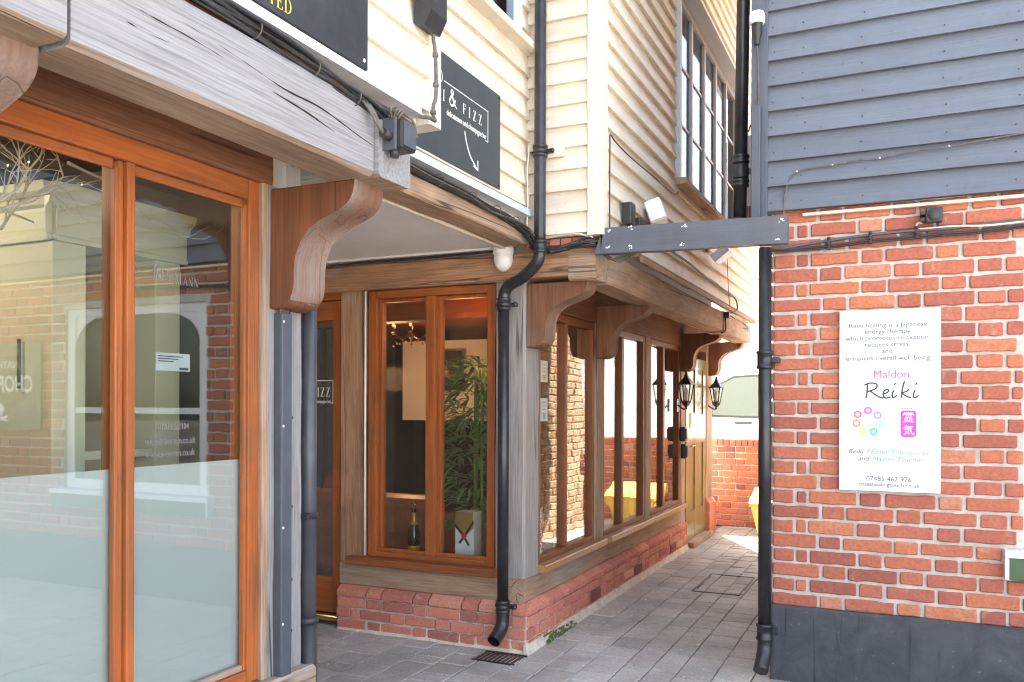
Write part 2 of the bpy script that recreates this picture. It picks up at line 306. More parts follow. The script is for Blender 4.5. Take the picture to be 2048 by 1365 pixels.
M['interiorgrey'] = plain('shop_interior', (.10, .09, .075), .8, var=.1, scale=3, bumpv=.03)
M['letterfaint'] = plain('faint_vinyl', (.17, .165, .16), .5, var=.02, bumpv=0)
M['airbrick'] = plain('air_brick', (.22, .07, .05), .8, var=.2, bumpv=.1)
M['siennax'] = wood('sienna_oak_x', 'x', (.24, .07, .025), (.38, .125, .045), rough=.5, stain=.25, coat=.1, bumpv=.2)
M['browny2'] = wood('sill_oak_y', 'y', (.34, .17, .07), (.55, .31, .15), rough=.45, silver=.2, stain=.2, coat=.1, bumpv=.2)
M['olive'] = plain('olive_door_paint', (.21, .175, .07), .3, var=.06, scale=5, bumpv=.03, coat=.4)
M['green'] = plain('dark_green_paint', (.055, .10, .045), .4, var=.15, bumpv=.05)
M['redwood'] = plain('red_ceiling', (.40, .10, .035), .6, var=.15, scale=4, bumpv=.05)
# ------------------------------------------------------------------ builders
def boards(axis, a0, a1, plane, sign, z0, z1, pitch, proud=.031, thick=.005, holes=(), seed=0, step=.3, joints=True):
    """feather-edge weatherboards. axis 'x' or 'y' = run; plane = coordinate of wall face on the other axis; sign = outward direction"""
    mb = MB(); k = 0; z = z0
    while z < z1-.01:
        segs = [(a0, a1)]
        for (h0, h1, hz0, hz1) in holes:
            if z+pitch*.5 > hz0 and z+pitch*.5 < hz1:
                ns = []
                for s0, s1 in segs:
                    if h1 <= s0 or h0 >= s1: ns.append((s0, s1)); continue
                    if h0 > s0: ns.append((s0, h0))
                    if h1 < s1: ns.append((h1, s1))
                segs = ns
        sp = []
        for s0, s1 in segs:                                    # butt joints
            x = s0
            while joints and s1-x > 2.2:
                c = x+random.uniform(.8, 2.0); sp.append((x, c-.0015)); x = c+.0015
            sp.append((x, s1))
        for s0, s1 in sp:
            mb.tint = random.random()
            N = max(1, int((s1-s0)/step)); n0 = len(mb.v)
            for i in range(N+1):
                a = s0+(s1-s0)*i/N
                e = noise.noise(Vector((a*1.7, z*7.1, seed)))*.004; pr = noise.noise(Vector((a*1.1, z*5.3, seed+5)))*.004
                for d, zz in ((-.012, z+e+.002), (proud+pr, z+e), (proud+pr+.001, z+e+.006), (thick, z+pitch+.012), (-.012, z+pitch+.012)):
                    c = plane+sign*d
                    mb.v.append((a, c, zz) if axis == 'x' else (c, a, zz))
            for i in range(N):
                for q in range(4): mb.face((n0+i*5+q, n0+i*5+q+1, n0+(i+1)*5+q+1, n0+(i+1)*5+q))
            mb.face([n0+q for q in range(5)]); mb.face([n0+N*5+q for q in range(4, -1, -1)])
        z += pitch; k += 1
    return mb
def rects_minus(a0, a1, z0, z1, holes):
    xs = sorted({a0, a1, *[h[i] for h in holes for i in (0, 1) if a0 < h[i] < a1]}); zs = sorted({z0, z1, *[h[i] for h in holes for i in (2, 3) if z0 < h[i] < z1]})
    for i in range(len(xs)-1):
        for j in range(len(zs)-1):
            cx, cz = (xs[i]+xs[i+1])/2, (zs[j]+zs[j+1])/2
            if not any(h[0] < cx < h[1] and h[2] < cz < h[3] for h in holes): yield xs[i], xs[i+1], zs[j], zs[j+1]
def brickwork(axis, a0, a1, plane, sign, z0, rows, course, st=.245, hd=.122, joint=.014, holes=(), fine=True, bond='flemish', depth=.012, start=None):
    mb = MB()
    for r in range(rows):
        zb, zt = z0+r*course+joint/2, z0+(r+1)*course-joint/2
        seq = [st, hd] if bond == 'flemish' else [st]
        x = a0 if r % 2 == 0 else a0-(st-hd)*.5-(0 if bond == 'flemish' else hd*.5)+0
        k = 0 if r % 2 == 0 else (1 if bond == 'flemish' else 0)
        if r % 2 and bond == 'flemish':
            x = a0; seq = [hd, .07, st]
            lst = [hd, .068]
        else: lst = []
        while x < a1-.02:
            if lst: wd = lst.pop(0)
            else:
                wd = (st if k % 2 == 0 else hd) if bond == 'flemish' else st
                if r % 2 and bond == 'flemish': wd = st if k % 2 else hd
                k += 1
            wd *= 1+jit(.05); b0, b1 = max(a0, x)+joint/2, min(a1, x+wd)-joint/2; x += wd
            if b1-b0 < .03: continue
            skip = False
            for h in holes:
                if zt > h[2]+.01 and zb < h[3]-.01 and b1 > h[0] and b0 < h[1]:
                    if b0 < h[0]-.03: b1 = h[0]
                    elif b1 > h[1]+.03: b0 = h[1]
                    else: skip = True
            if skip: continue
            mb.tint = min(1, max(0, random.gauss(.55, .19)))
            lift = depth*(.65+random.random()*.5); tilt = jit(.0025); zz0, zz1 = zb+jit(.003), zt+jit(.003); b0 += jit(.003); b1 += jit(.003)
            W, H = b1-b0, zz1-zz0; c0, cz = (b0+b1)/2, (zz0+zz1)/2
            pts = []
            if fine:
                cr = .0055
                for sx, sz, order in ((1, -1, 0), (1, 1, 1), (-1, 1, 0), (-1, -1, 1)):
                    cc = [(sx*(W/2-cr*random.uniform(.4, 1.6)), sz*H/2), (sx*W/2, sz*(H/2-cr*random.uniform(.4, 1.6)))]
                    if order: cc.reverse()
                    pts += cc
                full = []
                for i in range(8):
                    p, q = pts[i], pts[(i+1) % 8]; L = math.hypot(p[0]-q[0], p[1]-q[1]); full.append(p); m = int(L/.045)
                    for j in range(1, m+1): full.append((p[0]+(q[0]-p[0])*j/(m+1)+jit(.0012), p[1]+(q[1]-p[1])*j/(m+1)+jit(.0036)))
                pts = full
            else: pts = [(W/2, -H/2), (W/2, H/2), (-W/2, H/2), (-W/2, -H/2)]
            n = len(pts); n0 = len(mb.v)
            for ring, (ins, d) in enumerate(((0, -.004), (0, lift*.55), (.005, lift))):
                for (p, q) in pts:
                    ff = (1-ins/(W/2), 1-ins/(H/2)); a = c0+p*ff[0]; zv = cz+q*ff[1]; c = plane+sign*(d+tilt*p/W*2)
                    mb.v.append((a, c, zv) if axis == 'x' else (c, a, zv))
            for g in (0, n):
                for i in range(n): mb.face((n0+g+i, n0+g+(i+1) % n, n0+g+n+(i+1) % n, n0+g+n+i))
            mb.face([n0+2*n+i for i in range(n)])
    return mb
def slab(mb, axis, plane, sign, th, a0, a1, z0, z1, holes=()):
    for b0, b1, c0, c1 in rects_minus(a0, a1, z0, z1, holes):
        p = sorted((plane, plane-sign*th))
        if axis == 'x': mb.box(b0, b1, p[0], p[1], c0, c1)
        else: mb.box(p[0], p[1], b0, b1, c0, c1)
def frame_mb(axis, plane, sign, depth, a0, a1, z0, z1, wl, wr, wb, wt, bev=.005, rails=1):
    """rectangular frame: stiles and rails butted end to end"""
    mb = MB(); p = sorted((plane, plane-sign*depth))
    def bb(s0, s1, c0, c1):
        if axis == 'x': mb.bbox(s0, s1, p[0], p[1], c0, c1, bev)
        else: mb.bbox(p[0], p[1], s0, s1, c0, c1, bev)
    bb(a0, a0+wl, z0, z1); bb(a1-wr, a1, z0, z1)
    if not rails: return mb
    if rails == 2: mb = MB()
    if wb: bb(a0+wl, a1-wr, z0, z0+wb)
    if wt: bb(a0+wl, a1-wr, z1-wt, z1)
    return mb
def oak_frame(name, parent, mat, axis, plane, sign, depth, a0, a1, z0, z1, wl, wr, wb, wt):
    f = bpy.data.objects.new(name, None); C.objects.link(f); f.parent = parent; ORG[f] = ORG[parent]; f.empty_display_size = .1
    p = sorted((plane, plane-sign*depth))
    for nm, s0, s1, c0, c1, m in (('stile', a0, a0+wl, z0, z1, mat+'z'), ('stile', a1-wr, a1, z0, z1, mat+'z'), ('rail', a0+wl, a1-wr, z0, z0+wb, mat+axis), ('rail', a0+wl, a1-wr, z1-wt, z1, mat+axis)):
        mb = MB(); mb.bbox(*((s0, s1, *p) if axis == 'x' else (*p, s0, s1)), c0, c1, .005); part(nm, mb, M[m], f)
    return f
def pane_mb(axis, c, a0, a1, z0, z1, th=.005):
    mb = MB()
    if axis == 'x': mb.box(a0, a1, c-th/2, c+th/2, z0, z1)
    else: mb.box(c-th/2, c+th/2, a0, a1, z0, z1)
    return mb
BPROF = [(-2.095, 2.29), (-1.715, 2.29), (-1.72, 2.25), (-1.735, 2.222), (-1.765, 2.2), (-1.81, 2.182), (-1.86, 2.165), (-1.905, 2.143), (-1.942, 2.112), (-1.965, 2.075), (-1.978, 2.035), (-1.982, 1.99), (-1.981, 1.95), (-1.983, 1.918), (-1.992, 1.893), (-2.008, 1.873), (-2.03, 1.862), (-2.06, 1.857), (-2.095, 1.857)]
def bracket_mb(y0, y1, dx=0, dz=0, sx=1, sz=1, seed=0):
    """S-curved oak corbel, outline in x,z swept across its thickness in y with worn arrises"""
    mb = MB(); P0 = [((x+2.095)*sx-2.095+dx, (z-2.29)*sz+2.29+dz) for x, z in BPROF]
    st = [(P0[0])]; pp = [Vector((p[0], 0, p[1])) for p in P0]
    sm_ = smooth(pp[1:], 3); prof = [(P0[0])]+[(v.x, v.z) for v in sm_]
    k = len(prof); cx = sum(p[0] for p in prof)/k; cz = sum(p[1] for p in prof)/k; ch = .007
    ys = [y0, y0+ch, y0+(y1-y0)*.35, y0+(y1-y0)*.65, y1-ch, y1]; n0 = len(mb.v)
    for j, y in enumerate(ys):
        for i, (x, z) in enumerate(prof):
            ins = ch if j in (0, 5) else 0
            d = Vector((cx-x, cz-z)); d.normalize()
            wv = noise.noise(Vector((x*9, y*9, z*9+seed)))*.004 if 2 < i < k-2 else 0
            mb.v.append((x+d.x*(ins+wv), y+noise.noise(Vector((x*6, z*6, seed+j)))*.002, z+d.y*(ins+wv)))
    for j in range(5):
        for i in range(k): mb.tint = 1. if 0 < i < k-12 else 0.; mb.face((n0+j*k+i, n0+j*k+(i+1) % k, n0+(j+1)*k+(i+1) % k, n0+(j+1)*k+i), 1 < i < k-2 and 0 < j < 4)
    mb.tint = 0.
    mb.face([n0+i for i in range(k)]); mb.face([n0+5*k+i for i in range(k-1, -1, -1)])
    return mb
# lettering -----------------------------------------------------------
def text(name, body, size, O, u, v, m, parent, align='CENTER', xs=1., shear=0, spacing=1., ext=.0006, bold=0):
    cu = bpy.data.curves.new(name, 'FONT'); cu.body = body; cu.size = size; cu.align_x = align; cu.extrude = ext; cu.shear = shear; cu.space_character = spacing; cu.offset = bold; cu.resolution_u = 3
    tmp = bpy.data.objects.new('tmp', cu); C.objects.link(tmp); dg = bpy.context.evaluated_depsgraph_get(); dg.update()
    me = bpy.data.meshes.new_from_object(tmp.evaluated_get(dg)); bpy.data.objects.remove(tmp); bpy.data.curves.remove(cu)
    u, v = Vector(u), Vector(v); n = u.cross(v); X = Matrix(((u.x*xs, v.x, n.x, O[0]), (u.y*xs, v.y, n.y, O[1]), (u.z*xs, v.z, n.z, O[2]), (0, 0, 0, 1)))
    me.transform(X); return link(name, me, m, parent)
def flat(mb, pts, O, u, v, sc_=1., th=.0012, lift=0.):
    O, u, v = Vector(O), Vector(u), Vector(v); n = u.cross(v); k = len(pts)
    n0 = mb.add([O+u*p*sc_+v*q*sc_+n*lift for p, q in pts]+[O+u*p*sc_+v*q*sc_+n*(th+lift) for p, q in pts])
    mb.face(range(n0+k, n0+2*k))
    for i in range(k): mb.face((n0+i, n0+(i+1) % k, n0+k+(i+1) % k, n0+k+i))
def stroke(mb, pts, wd, O, u, v, sc_=1., sm_=True, lift=0.):
    P = [Vector((p[0], p[1], 0)) for p in pts]
    if sm_ and len(P) > 2: P = smooth(P, 5)
    L, Rr = [], []
    for i, p in enumerate(P):
        d = P[min(i+1, len(P)-1)]-P[max(i-1, 0)]; d.normalize(); nn = Vector((-d.y, d.x, 0)); ww = wd(i/(len(P)-1)) if callable(wd) else wd
        L.append(p+nn*ww/2); Rr.append(p-nn*ww/2)
    for i in range(len(P)-1): flat(mb, [(L[i].x, L[i].y), (Rr[i].x, Rr[i].y), (Rr[i+1].x, Rr[i+1].y), (L[i+1].x, L[i+1].y)], O, u, v, sc_, lift=lift+(i % 2)*.00005)
def rc(x0, x1, y0, y1): return [(x0, y0), (x1, y0), (x1, y1), (x0, y1)]
def glyph(ch):
    T, h, s = .12, .04, .07
    stem = lambda x, t=T: [rc(x, x+t, 0, 1), rc(x-s, x+t+s, 0, h), rc(x-s, x+t+s, 1-h, 1)]
    if ch == 'I': return .34, stem(.11)
    if ch == 'L': return .62, stem(.09)+[rc(.1, .58, 0, h), [(.53, 0), (.58, 0), (.6, .24), (.57, .24)]]
    if ch in 'EF':
        g = stem(.09)+[rc(.1, .58, 1-h, 1), rc(.1, .45, .5, .5+h), rc(.43, .46, .4, .64), [(.55, .78), (.58, .78), (.58, 1), (.53, 1)]]
        if ch == 'E': g += [rc(.1, .6, 0, h), [(.55, 0), (.6, 0), (.62, .24), (.59, .24)]]
        return .66, g
    if ch == 'T': return .72, [rc(.3, .42, 0, 1), rc(.23, .49, 0, h), rc(.02, .7, 1-h, 1), rc(.02, .05, .78, 1), rc(.67, .7, .78, 1)]
    if ch == 'Z': return .66, [rc(.05, .6, 1-h, 1), rc(.03, .62, 0, h), [(.03, h), (.18, h), (.6, 1-h), (.45, 1-h)], rc(.05, .08, .78, 1), rc(.59, .62, 0, .24)]
    if ch == 'D':
        g = stem(.09)
        for i in range(10):
            a0, a1 = -math.pi/2+math.pi*i/10, -math.pi/2+math.pi*(i+1)/10
            f = lambda a, r, q: (.28+r*math.cos(a), .5+q*math.sin(a))
            g.append([f(a0, .36, .46), f(a0, .48, .5), f(a1, .48, .5), f(a1, .36, .46)])
        return .8, g+[rc(.1, .28, 1-h, 1), rc(.1, .28, 0, h)]
    if ch == 'K': return .76, stem(.09)+[[(.2, .45), (.24, .42), (.66, .97), (.6, .97)], [(.3, .52), (.4, .62), (.74, 0), (.58, 0)]]
    if ch == 'Y': return .72, [rc(.3, .42, 0, .5), rc(.23, .49, 0, h), [(.3, .48), (.42, .48), (.16, 1), (.03, 1)], [(.34, .48), (.41, .48), (.69, 1), (.64, 1)]]
    if ch == 'A': return .76, [[(.03, 0), (.08, 0), (.4, 1), (.36, 1)], [(.55, 0), (.7, 0), (.42, 1), (.33, 1)], rc(.18, .56, .33, .33+h)]
    if ch == 'N': return .82, [rc(.1, .14, 0, 1), rc(.66, .7, 0, 1), [(.56, 0), (.7, 0), (.2, 1), (.06, 1)], rc(.03, .21, 0, h), rc(.58, .78, 1-h, 1)]
    if ch == 'M': return .96, [rc(.1, .14, 0, 1), rc(.72, .84, 0, 1), [(.4, 0), (.46, 0), (.2, 1), (.06, 1)], [(.4, 0), (.46, 0), (.8, 1), (.72, 1)], rc(.03, .21, 0, h), rc(.66, .9, 0, h)]
    return .35, []
def serif(mb, s, O, u, v, size, xs=1., gap=.12):
    x = 0
    for ch in s:
        wd, gs = glyph(ch)
        for i, g in enumerate(gs): flat(mb, [((x+p)*xs, q) for p, q in g], O, u, v, size, lift=i*.00004)
        x += wd+gap
    return x*xs*size

# ================================================================== GROUND
def pavers():
    mb = MB(); mj = MB(); x = -4.6; ry = random.Random(3)
    while x < 2.6:
        wd = ry.choice((.155, .2, .2, .205)); y = 2.3+ry.random()*.2-.2
        x1 = x+wd
        while y < 11.4:
            ln = ry.choice((.13, .165, .2, .205, .265)); y1 = y+ln
            inside = (x1 < -2.02 and y > 4.75) or (x > -.70 and y > 4.95) or (x1 < -2.12 and y1 < 2.55)
            if not inside:
                mb.tint = min(1, max(0, ry.gauss(.45, .15))); z = ry.uniform(-.0025, .0015); g = .0028; t1, t2 = ry.uniform(-.0015, .0015), ry.uniform(-.0015, .0015); b = .006
                n = len(mb.v); q = [(x+g, y+g), (x1-g, y+g), (x1-g, y1-g), (x+g, y1-g)]; cx, cy = (x+x1)/2, (y+y1)/2
                q = [(a+ry.uniform(-.0025, .0025), c+ry.uniform(-.0025, .0025)) for a, c in q]
                mb.add([(a, c, -.03) for a, c in q]+[(a, c, z-b*.7) for a, c in q]+[(a+(b if a < cx else -b), c+(b if c < cy else -b), z+t1*(1 if a < cx else -1)+t2*(1 if c < cy else -1)) for a, c in q])
                for g0 in (0, 4):
                    for i in range(4): mb.face((n+g0+i, n+g0+(i+1) % 4, n+g0+4+(i+1) % 4, n+g0+4+i))
                mb.face((n+8, n+9, n+10, n+11))
            y = y1
        x = x1
    mj.box(-4.7, 2.7, 2.0, 11.5, -.06, -.011)
    struct('courtyard_paving', mb, M['paver']); struct('paving_bed', mj, M['joint'])
    g = MB(); g.quad((-60, -60, -.07), (60, -60, -.07), (60, 60, -.07), (-60, 60, -.07)); struct('ground', g, M['yard'])
def yardmat():
    m, nt, b = newmat('yard_surface'); v = pos(nt, 1, 1, 1); n = nz(nt, v, 3, 6, .6)
    br = nd(nt, 'TexBrick', Scale=2.4); nt.links.new(v, br.inputs['Vector']); br.inputs['Color1'].default_value = (.58, .54, .47, 1); br.inputs['Color2'].default_value = (.50, .46, .40, 1); br.inputs['Mortar'].default_value = (.12, .11, .1, 1); br.inputs['Mortar Size'].default_value = .012
    nt.links.new(mix(nt, .4, br.outputs[0], ramp(nt, n, [(.3, g3(.6)), (.7, g3(1.1))]), 'MULTIPLY'), b.inputs['Base Color']); b.inputs['Roughness'].default_value = .9; return m
M['yard'] = yardmat()
pavers()

# ================================================================== SHOP BUILDING (jettied, big glazed shop window)
A = thing('shop_building', (-3.2, .5, 0), 'jettied timber shop with cream weatherboards and a large half-frosted shop window', 'building')
part('weatherboard', boards('y', -2.4, 2.885, -1.72, 1, 2.645, 6.0, .133, proud=.028, seed=1), M['creamy'], A)
mb = MB(); mb.timber('z', 2.60, 6.0, -1.80, -1.688, 2.885, 2.975, .006, .002, .3, 3); part('corner_board', mb, M['creamz'], A)
mb = MB(); mb.bbox(-1.735, -1.675, -2.4, 2.80, 2.604, 2.638, .004); mb.box(-1.735, -1.66, -2.4, 2.80, 2.596, 2.602); part('drip_trim', mb, M['strip'], A)
mb = MB(); mb.timber('y', -2.4, 2.84, -1.80, -1.745, 2.50, 2.60, .004, .003, .1, 5); part('fascia', mb, M['browny'], A)
mb = MB(); mb.timber('y', 1.262, 2.415, -1.815, -1.632, 2.272, 2.512, .014, .0035, .06, 21); part('jetty_beam', mb, M['silvery'], A)
mb = MB(); rg = random.Random(2)
for pts in ([(1.27, 2.475), (1.5, 2.452), (1.75, 2.44), (1.95, 2.418), (2.12, 2.408), (2.30, 2.385), (2.41, 2.372)], [(1.30, 2.44), (1.45, 2.425), (1.62, 2.418), (1.80, 2.40)], [(1.85, 2.395), (2.05, 2.375), (2.2, 2.362)], [(1.27, 2.395), (1.42, 2.386), (1.6, 2.38)]):
    S_ = smooth([(-1.6335, y, z+rg.uniform(-.006, .006)) for y, z in pts], 8); mb.tube(S_, [.0012+.002*math.sin(math.pi*i/(len(S_)-1))*rg.uniform(.6, 1.1) for i in range(len(S_))], 6)
part('shake_crack', mb, M['crackdark'], A)
mb = MB(); mb.timber('x', -1.95, -1.618, 2.425, 2.625, 2.274, 2.468, .010, .005, .05, 31); part('beam_end', mb, M['silverx'], A, 'projecting sawn end of the cross beam')
mb = MB(); mb.timber('y', -2.4, 1.238, -1.80, -1.612, 2.272, 2.53, .012, .005, .06, 41); part('jetty_beam', mb, M['silvery'], A)
mb = MB(); mb.box(-1.80, -1.655, 1.236, 1.266, 2.29, 2.50); part('gap_block', mb, M['browny'], A)  # dark block added so the gap between the beams reads as shade
mb = MB(); mb.timber('y', -2.4, 2.43, -2.22, -2.075, 2.292, 2.50, .008, .004, .08, 51); part('window_lintel', mb, M['browny'], A)
mb = MB(); mb.box(-2.3, -1.79, -2.4, 2.63, 2.515, 2.53); part('jetty_soffit', mb, M['browny'], A)
mb = MB(); mb.timber('z', .505, 2.29, -2.25, -2.085, 2.395, 2.615, .012, .006, .05, 61); part('corner_post', mb, M['silverz'], A)
mb = MB(); mb.timber('z', .512, 2.29, -2.18, -2.080, 2.382, 2.41, .004, .003, .07, 63); part('post_fillet', mb, M['greyz'], A)
mb = MB(); mb.timber('y', -2.4, 2.63, -2.28, -2.035, .30, .508, .012, .006, .06, 71); part('sole_plate', mb, M['greyy'], A)
mb = MB(); mb.box(-2.26, -2.06, -2.4, 2.60, 0, .305); part('plinth', mb, M['plinthblack'], A)
for y0, sd in ((2.425, 1), (1.075, 2)):
    part('jetty_bracket', bracket_mb(y0, y0+.178, dx=0, dz=-.012, seed=sd), M['corbel'], A)
# shop window: frame > mullion, panes, frosted film, sill
wf = oak_frame('shop_window', A, 'orange', 'y', -2.098, 1, .085, .70, 2.384, .515, 2.292, .055, .055, .045, .07)
mb = MB(); mb.bbox(-2.175, -2.096, 1.812, 1.843, .562, 2.221, .005); mb.bbox(-2.18, -2.110, 1.790, 1.812, .562, 2.221, .006); part('mullion', mb, M['orangez'], wf)
for a, b in ((.755, 1.790), (1.843, 2.329)):
    mb = MB(); mb.bbox(-2.125, -2.104, b-.014, b, .562, 2.2, .004); part('glazing_bead', mb, M['orangez'], wf)
    mb = MB(); mb.bbox(-2.125, -2.112, a, b-.014, 2.19, 2.2205, .005); part('glazing_bead', mb, M['orangey'], wf)
    mb = MB(); mb.bbox(-2.126, -2.108, a, b-.014, .562, .584, .004); part('bottom_bead', mb, M['greyy'], wf)
    part('glass_pane', pane_mb('y', -2.1305, a, b, .562, 2.22), M['glassshop'], wf)
    part('frosted_film', pane_mb('y', -2.1365, a, b, .562, 1.305, .003), M['frost'], wf)
# room behind the glass
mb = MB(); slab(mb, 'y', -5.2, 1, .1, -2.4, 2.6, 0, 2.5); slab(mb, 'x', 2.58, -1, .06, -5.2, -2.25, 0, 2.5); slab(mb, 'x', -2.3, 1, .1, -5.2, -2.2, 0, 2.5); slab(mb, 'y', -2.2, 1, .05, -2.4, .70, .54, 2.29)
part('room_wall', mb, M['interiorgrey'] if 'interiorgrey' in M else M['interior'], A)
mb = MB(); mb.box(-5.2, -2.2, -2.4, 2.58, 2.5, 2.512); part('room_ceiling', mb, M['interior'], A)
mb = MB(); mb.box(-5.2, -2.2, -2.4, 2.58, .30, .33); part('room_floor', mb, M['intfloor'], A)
mb = MB(); slab(mb, 'x', 2.65, 1, .06, -4.5, -2.2, 0, 2.52); part('return_wall', mb, M['plaster'], A)
mb = MB(); mb.box(-1.80, -1.75, -2.4, 2.88, 2.604, 6.0); mb.box(-5.2, -1.80, 2.90, 2.94, 2.53, 6.0); mb.box(-5.2, -1.75, -2.44, -2.40, .0, 6.0); mb.box(-5.3, -5.2, -2.4, 2.94, 0, 6.0); part('wall_core', mb, M['plaster'], A)
mb = MB(); mb.extr([(-5.6, 5.9), (-1.45, 5.9), (-1.45, 6.0), (-3.5, 7.6), (-5.6, 6.0)], -2.6, 3.1, 'xzy'); part('roof', mb, M['roof'], A)
# lettering on the shop glass
F = (0, 1, 0); Z = (0, 0, 1)
mb = MB(); xx = -2.1275
serif(mb, 'K', (xx, 1.935, 1.895), F, Z, .040, .9); serif(mb, 'EY', (xx, 1.968, 1.895), F, Z, .029, .9); serif(mb, 'M', (xx, 2.02, 1.885), F, Z, .038, .9); serif(mb, 'ANN', (xx, 2.058, 1.885), F, Z, .028, .9)
part('window_lettering', mb, M['letterfaint'] if 'letterfaint' in M else M['letter'], wf)
for s, y, z, sz in (('01621 852104', 2.02, 1.418, .028), ('info@keymann.co.uk', 2.01, 1.372, .030), ('www.keymann.co.uk', 2.01, 1.332, .030)):
    text('window_lettering', s, sz, (xx, y, z), F, Z, M['letterfaint'] if 'letterfaint' in M else M['letter'], wf, xs=.8)

# ================================================================== DELI BUILDING (timber framed corner building)
B = thing('timber_framed_building', (-3.4, 7.4, 0), 'timber framed corner building with oak windows, brick plinth and cream weatherboards above', 'building')
# plinth
def plinth_run(axis, a0, a1, front, back, sign):
    mb = MB(); c = .073
    b1 = brickwork(axis, a0, a1, front, sign, .0, 3, c, .235, .115, .012, depth=.008)
    k = len(mb.v); mb.v += b1.v; mb.f += b1.f; mb.t += b1.t; mb.sm += b1.sm
    a = a0; i = 0
    while a < a1-.03:
        wd = (.235 if i % 2 == 0 else .115)*(1+jit(.04)); e = min(a1, a+wd); mb.tint = min(1, max(0, random.gauss(.5, .18)))
        x0, x1 = a+.006, e-.006; f = front+sign*.009; bk = back
        prof = [(f-sign*.004, .222), (f, .227), (f, .252), (f-sign*.006, .260), (bk+sign*.004, .290), (bk-sign*.03, .294), (bk-sign*.03, .222)]
        mb.extr([(p, q+jit(.0012)) for p, q in prof], x0, x1, 'yzx' if axis == 'x' else 'xzy'); a = e; i += 1
    return mb
pf, pb = 4.690, 4.735; ax_, ab_ = -2.064, -2.102
part('brick_plinth', plinth_run('x', -3.455, -2.064, pf, pb, -1), M['plinthbrick'], B)
part('brick_plinth', plinth_run('y', 4.700, 8.86, ax_, ab_, 1), M['plinthbrick'], B)
mb = MB(); mb.box(-3.45, -2.070, 4.696, 4.9, -.02, .218); mb.box(-3.445, -2.1, 4.742, 4.9, .218, .286); mb.box(-2.25, -2.070, 4.9, 8.855, -.02, .218); mb.box(-2.25, -2.108, 4.9, 8.855, .218, .286)
mb.extr([(4.66, -.02), (4.685, .02), (4.69, .062), (4.70, .066), (4.70, -.02)], -3.44, -2.05, 'yzx'); mb.extr([(-2.03, -.02), (-2.048, .02), (-2.056, .055), (-2.07, .06), (-2.07, -.02)], 4.66, 8.85, 'xzy')
part('plinth_mortar', mb, M['mortard'], B)
for y in (5.93, 7.03, 8.23):
    mb = MB()
    for k in range(5): mb.bbox(-2.0565, -2.048, y-.1, y+.1, .080+k*.0125, .086+k*.0125, .001)
    mb.box(-2.058, -2.0505, y-.105, y+.105, .074, .1445); part('air_brick', mb, M['airbrick'] if 'airbrick' in M else M['plinthbrick'], B)
# sole plates
mb = MB(); mb.timber('x', -3.46, -2.215, 4.728, 4.88, .289, .442, .008, .004, .06, 81); part('sole_plate', mb, M['greyx'], B)
mb = MB(); mb.timber('y', 4.728, 8.80, -2.25, -2.098, .289, .440, .008, .004, .06, 83); part('sole_plate', mb, M['greyy'], B)
# posts
mb = MB(); mb.timber('z', .442, 2.27, -3.465, -3.262, 4.732, 4.90, .010, .004, .06, 91); part('post', mb, M['oakz'], B)
mb = MB(); mb.timber('z', .440, 2.27, -2.300, -2.094, 4.724, 4.952, .014, .005, .05, 93); part('corner_post', mb, M['palez'], B)
for y0, y1, sd in ((6.035, 6.225, 95), (7.385, 7.555, 97), (8.70, 8.90, 99)):
    mb = MB(); mb.timber('z', .440 if y0 < 8.6 else .0, 2.26, -2.25, -2.096, y0, y1, .010, .004, .06, sd); part('post', mb, M['greyz'], B)
mb = MB(); mb.timber('z', .42, 2.26, -2.25, -2.085, 9.905, 10.23, .010, .004, .06, 101); part('post', mb, M['greyz'], B)
mb = MB(); mb.extr([(-2.25, 0), (-2.045, 0), (-2.045, .36), (-2.09, .42), (-2.25, .42)], 9.91, 10.25, 'xzy'); part('post_base', mb, M['plinthbrick'], B)
# beams
mb = MB(); mb.timber('x', -4.6, -1.80, 4.690, 4.90, 2.258, 2.425, .012, .006, .06, 111); part('front_beam', mb, M['oakx'], B)
mb = MB(); mb.timber('x', -1.80, -1.628, 4.684, 4.90, 2.232, 2.425, .012, .006, .05, 113); part('beam_end', mb, M['greyx'], B)
mb = MB(); mb.timber('y', 4.90, 8.445, -1.805, -1.622, 2.230, 2.425, .012, .007, .06, 115); part('alley_beam', mb, M['greyy'], B)
mb = MB(); mb.timber('y', 8.452, 10.06, -1.80, -1.612, 2.220, 2.425, .012, .006, .06, 117); part('alley_beam', mb, M['greyy'], B)
mb = MB(); mb.timber('y', 4.90, 10.1, -2.24, -2.088, 2.115, 2.40, .008, .004, .08, 119); part('window_lintel', mb, M['browny'], B)
mb = MB(); mb.timber('y', 2.635, 4.56, -2.165, -2.000, 2.440, 2.535, .010, .006, .05, 121); part('jetty_beam', mb, M['greyy'], B)
mb = MB(); mb.timber('y', 2.98, 4.56, -2.10, -2.055, 2.535, 2.60, .004, .004, .06, 123); part('fascia', mb, M['browny'], B)
mb = MB(); mb.bbox(-2.05, -1.972, 2.98, 4.535, 2.598, 2.634, .004); mb.box(-2.05, -1.965, 2.98, 4.535, 2.590, 2.5965); part('drip_trim', mb, M['strip'], B)
mb = MB(); mb.bbox(-2.195, -2.168, 2.67, 4.685, 2.432, 2.462, .004); part('soffit_trim', mb, M['creamy'], B)
mb = MB(); mb.box(-4.6, -2.167, 2.655, 4.76, 2.464, 2.48); part('soffit', mb, M['soffit'], B)
mb = MB(); mb.bbox(-4.6, -2.17, 4.66, 4.70, 2.448, 2.464, .004); part('soffit_trim', mb, M['soffit'], B)
mb = MB(); mb.box(-2.1, -1.79, 4.90, 10.1, 2.405, 2.42); part('jetty_soffit', mb, M['browny'], B)
mb = MB(); mb.box(-2.06, -1.62, 4.66, 4.88, 2.426, 2.475)
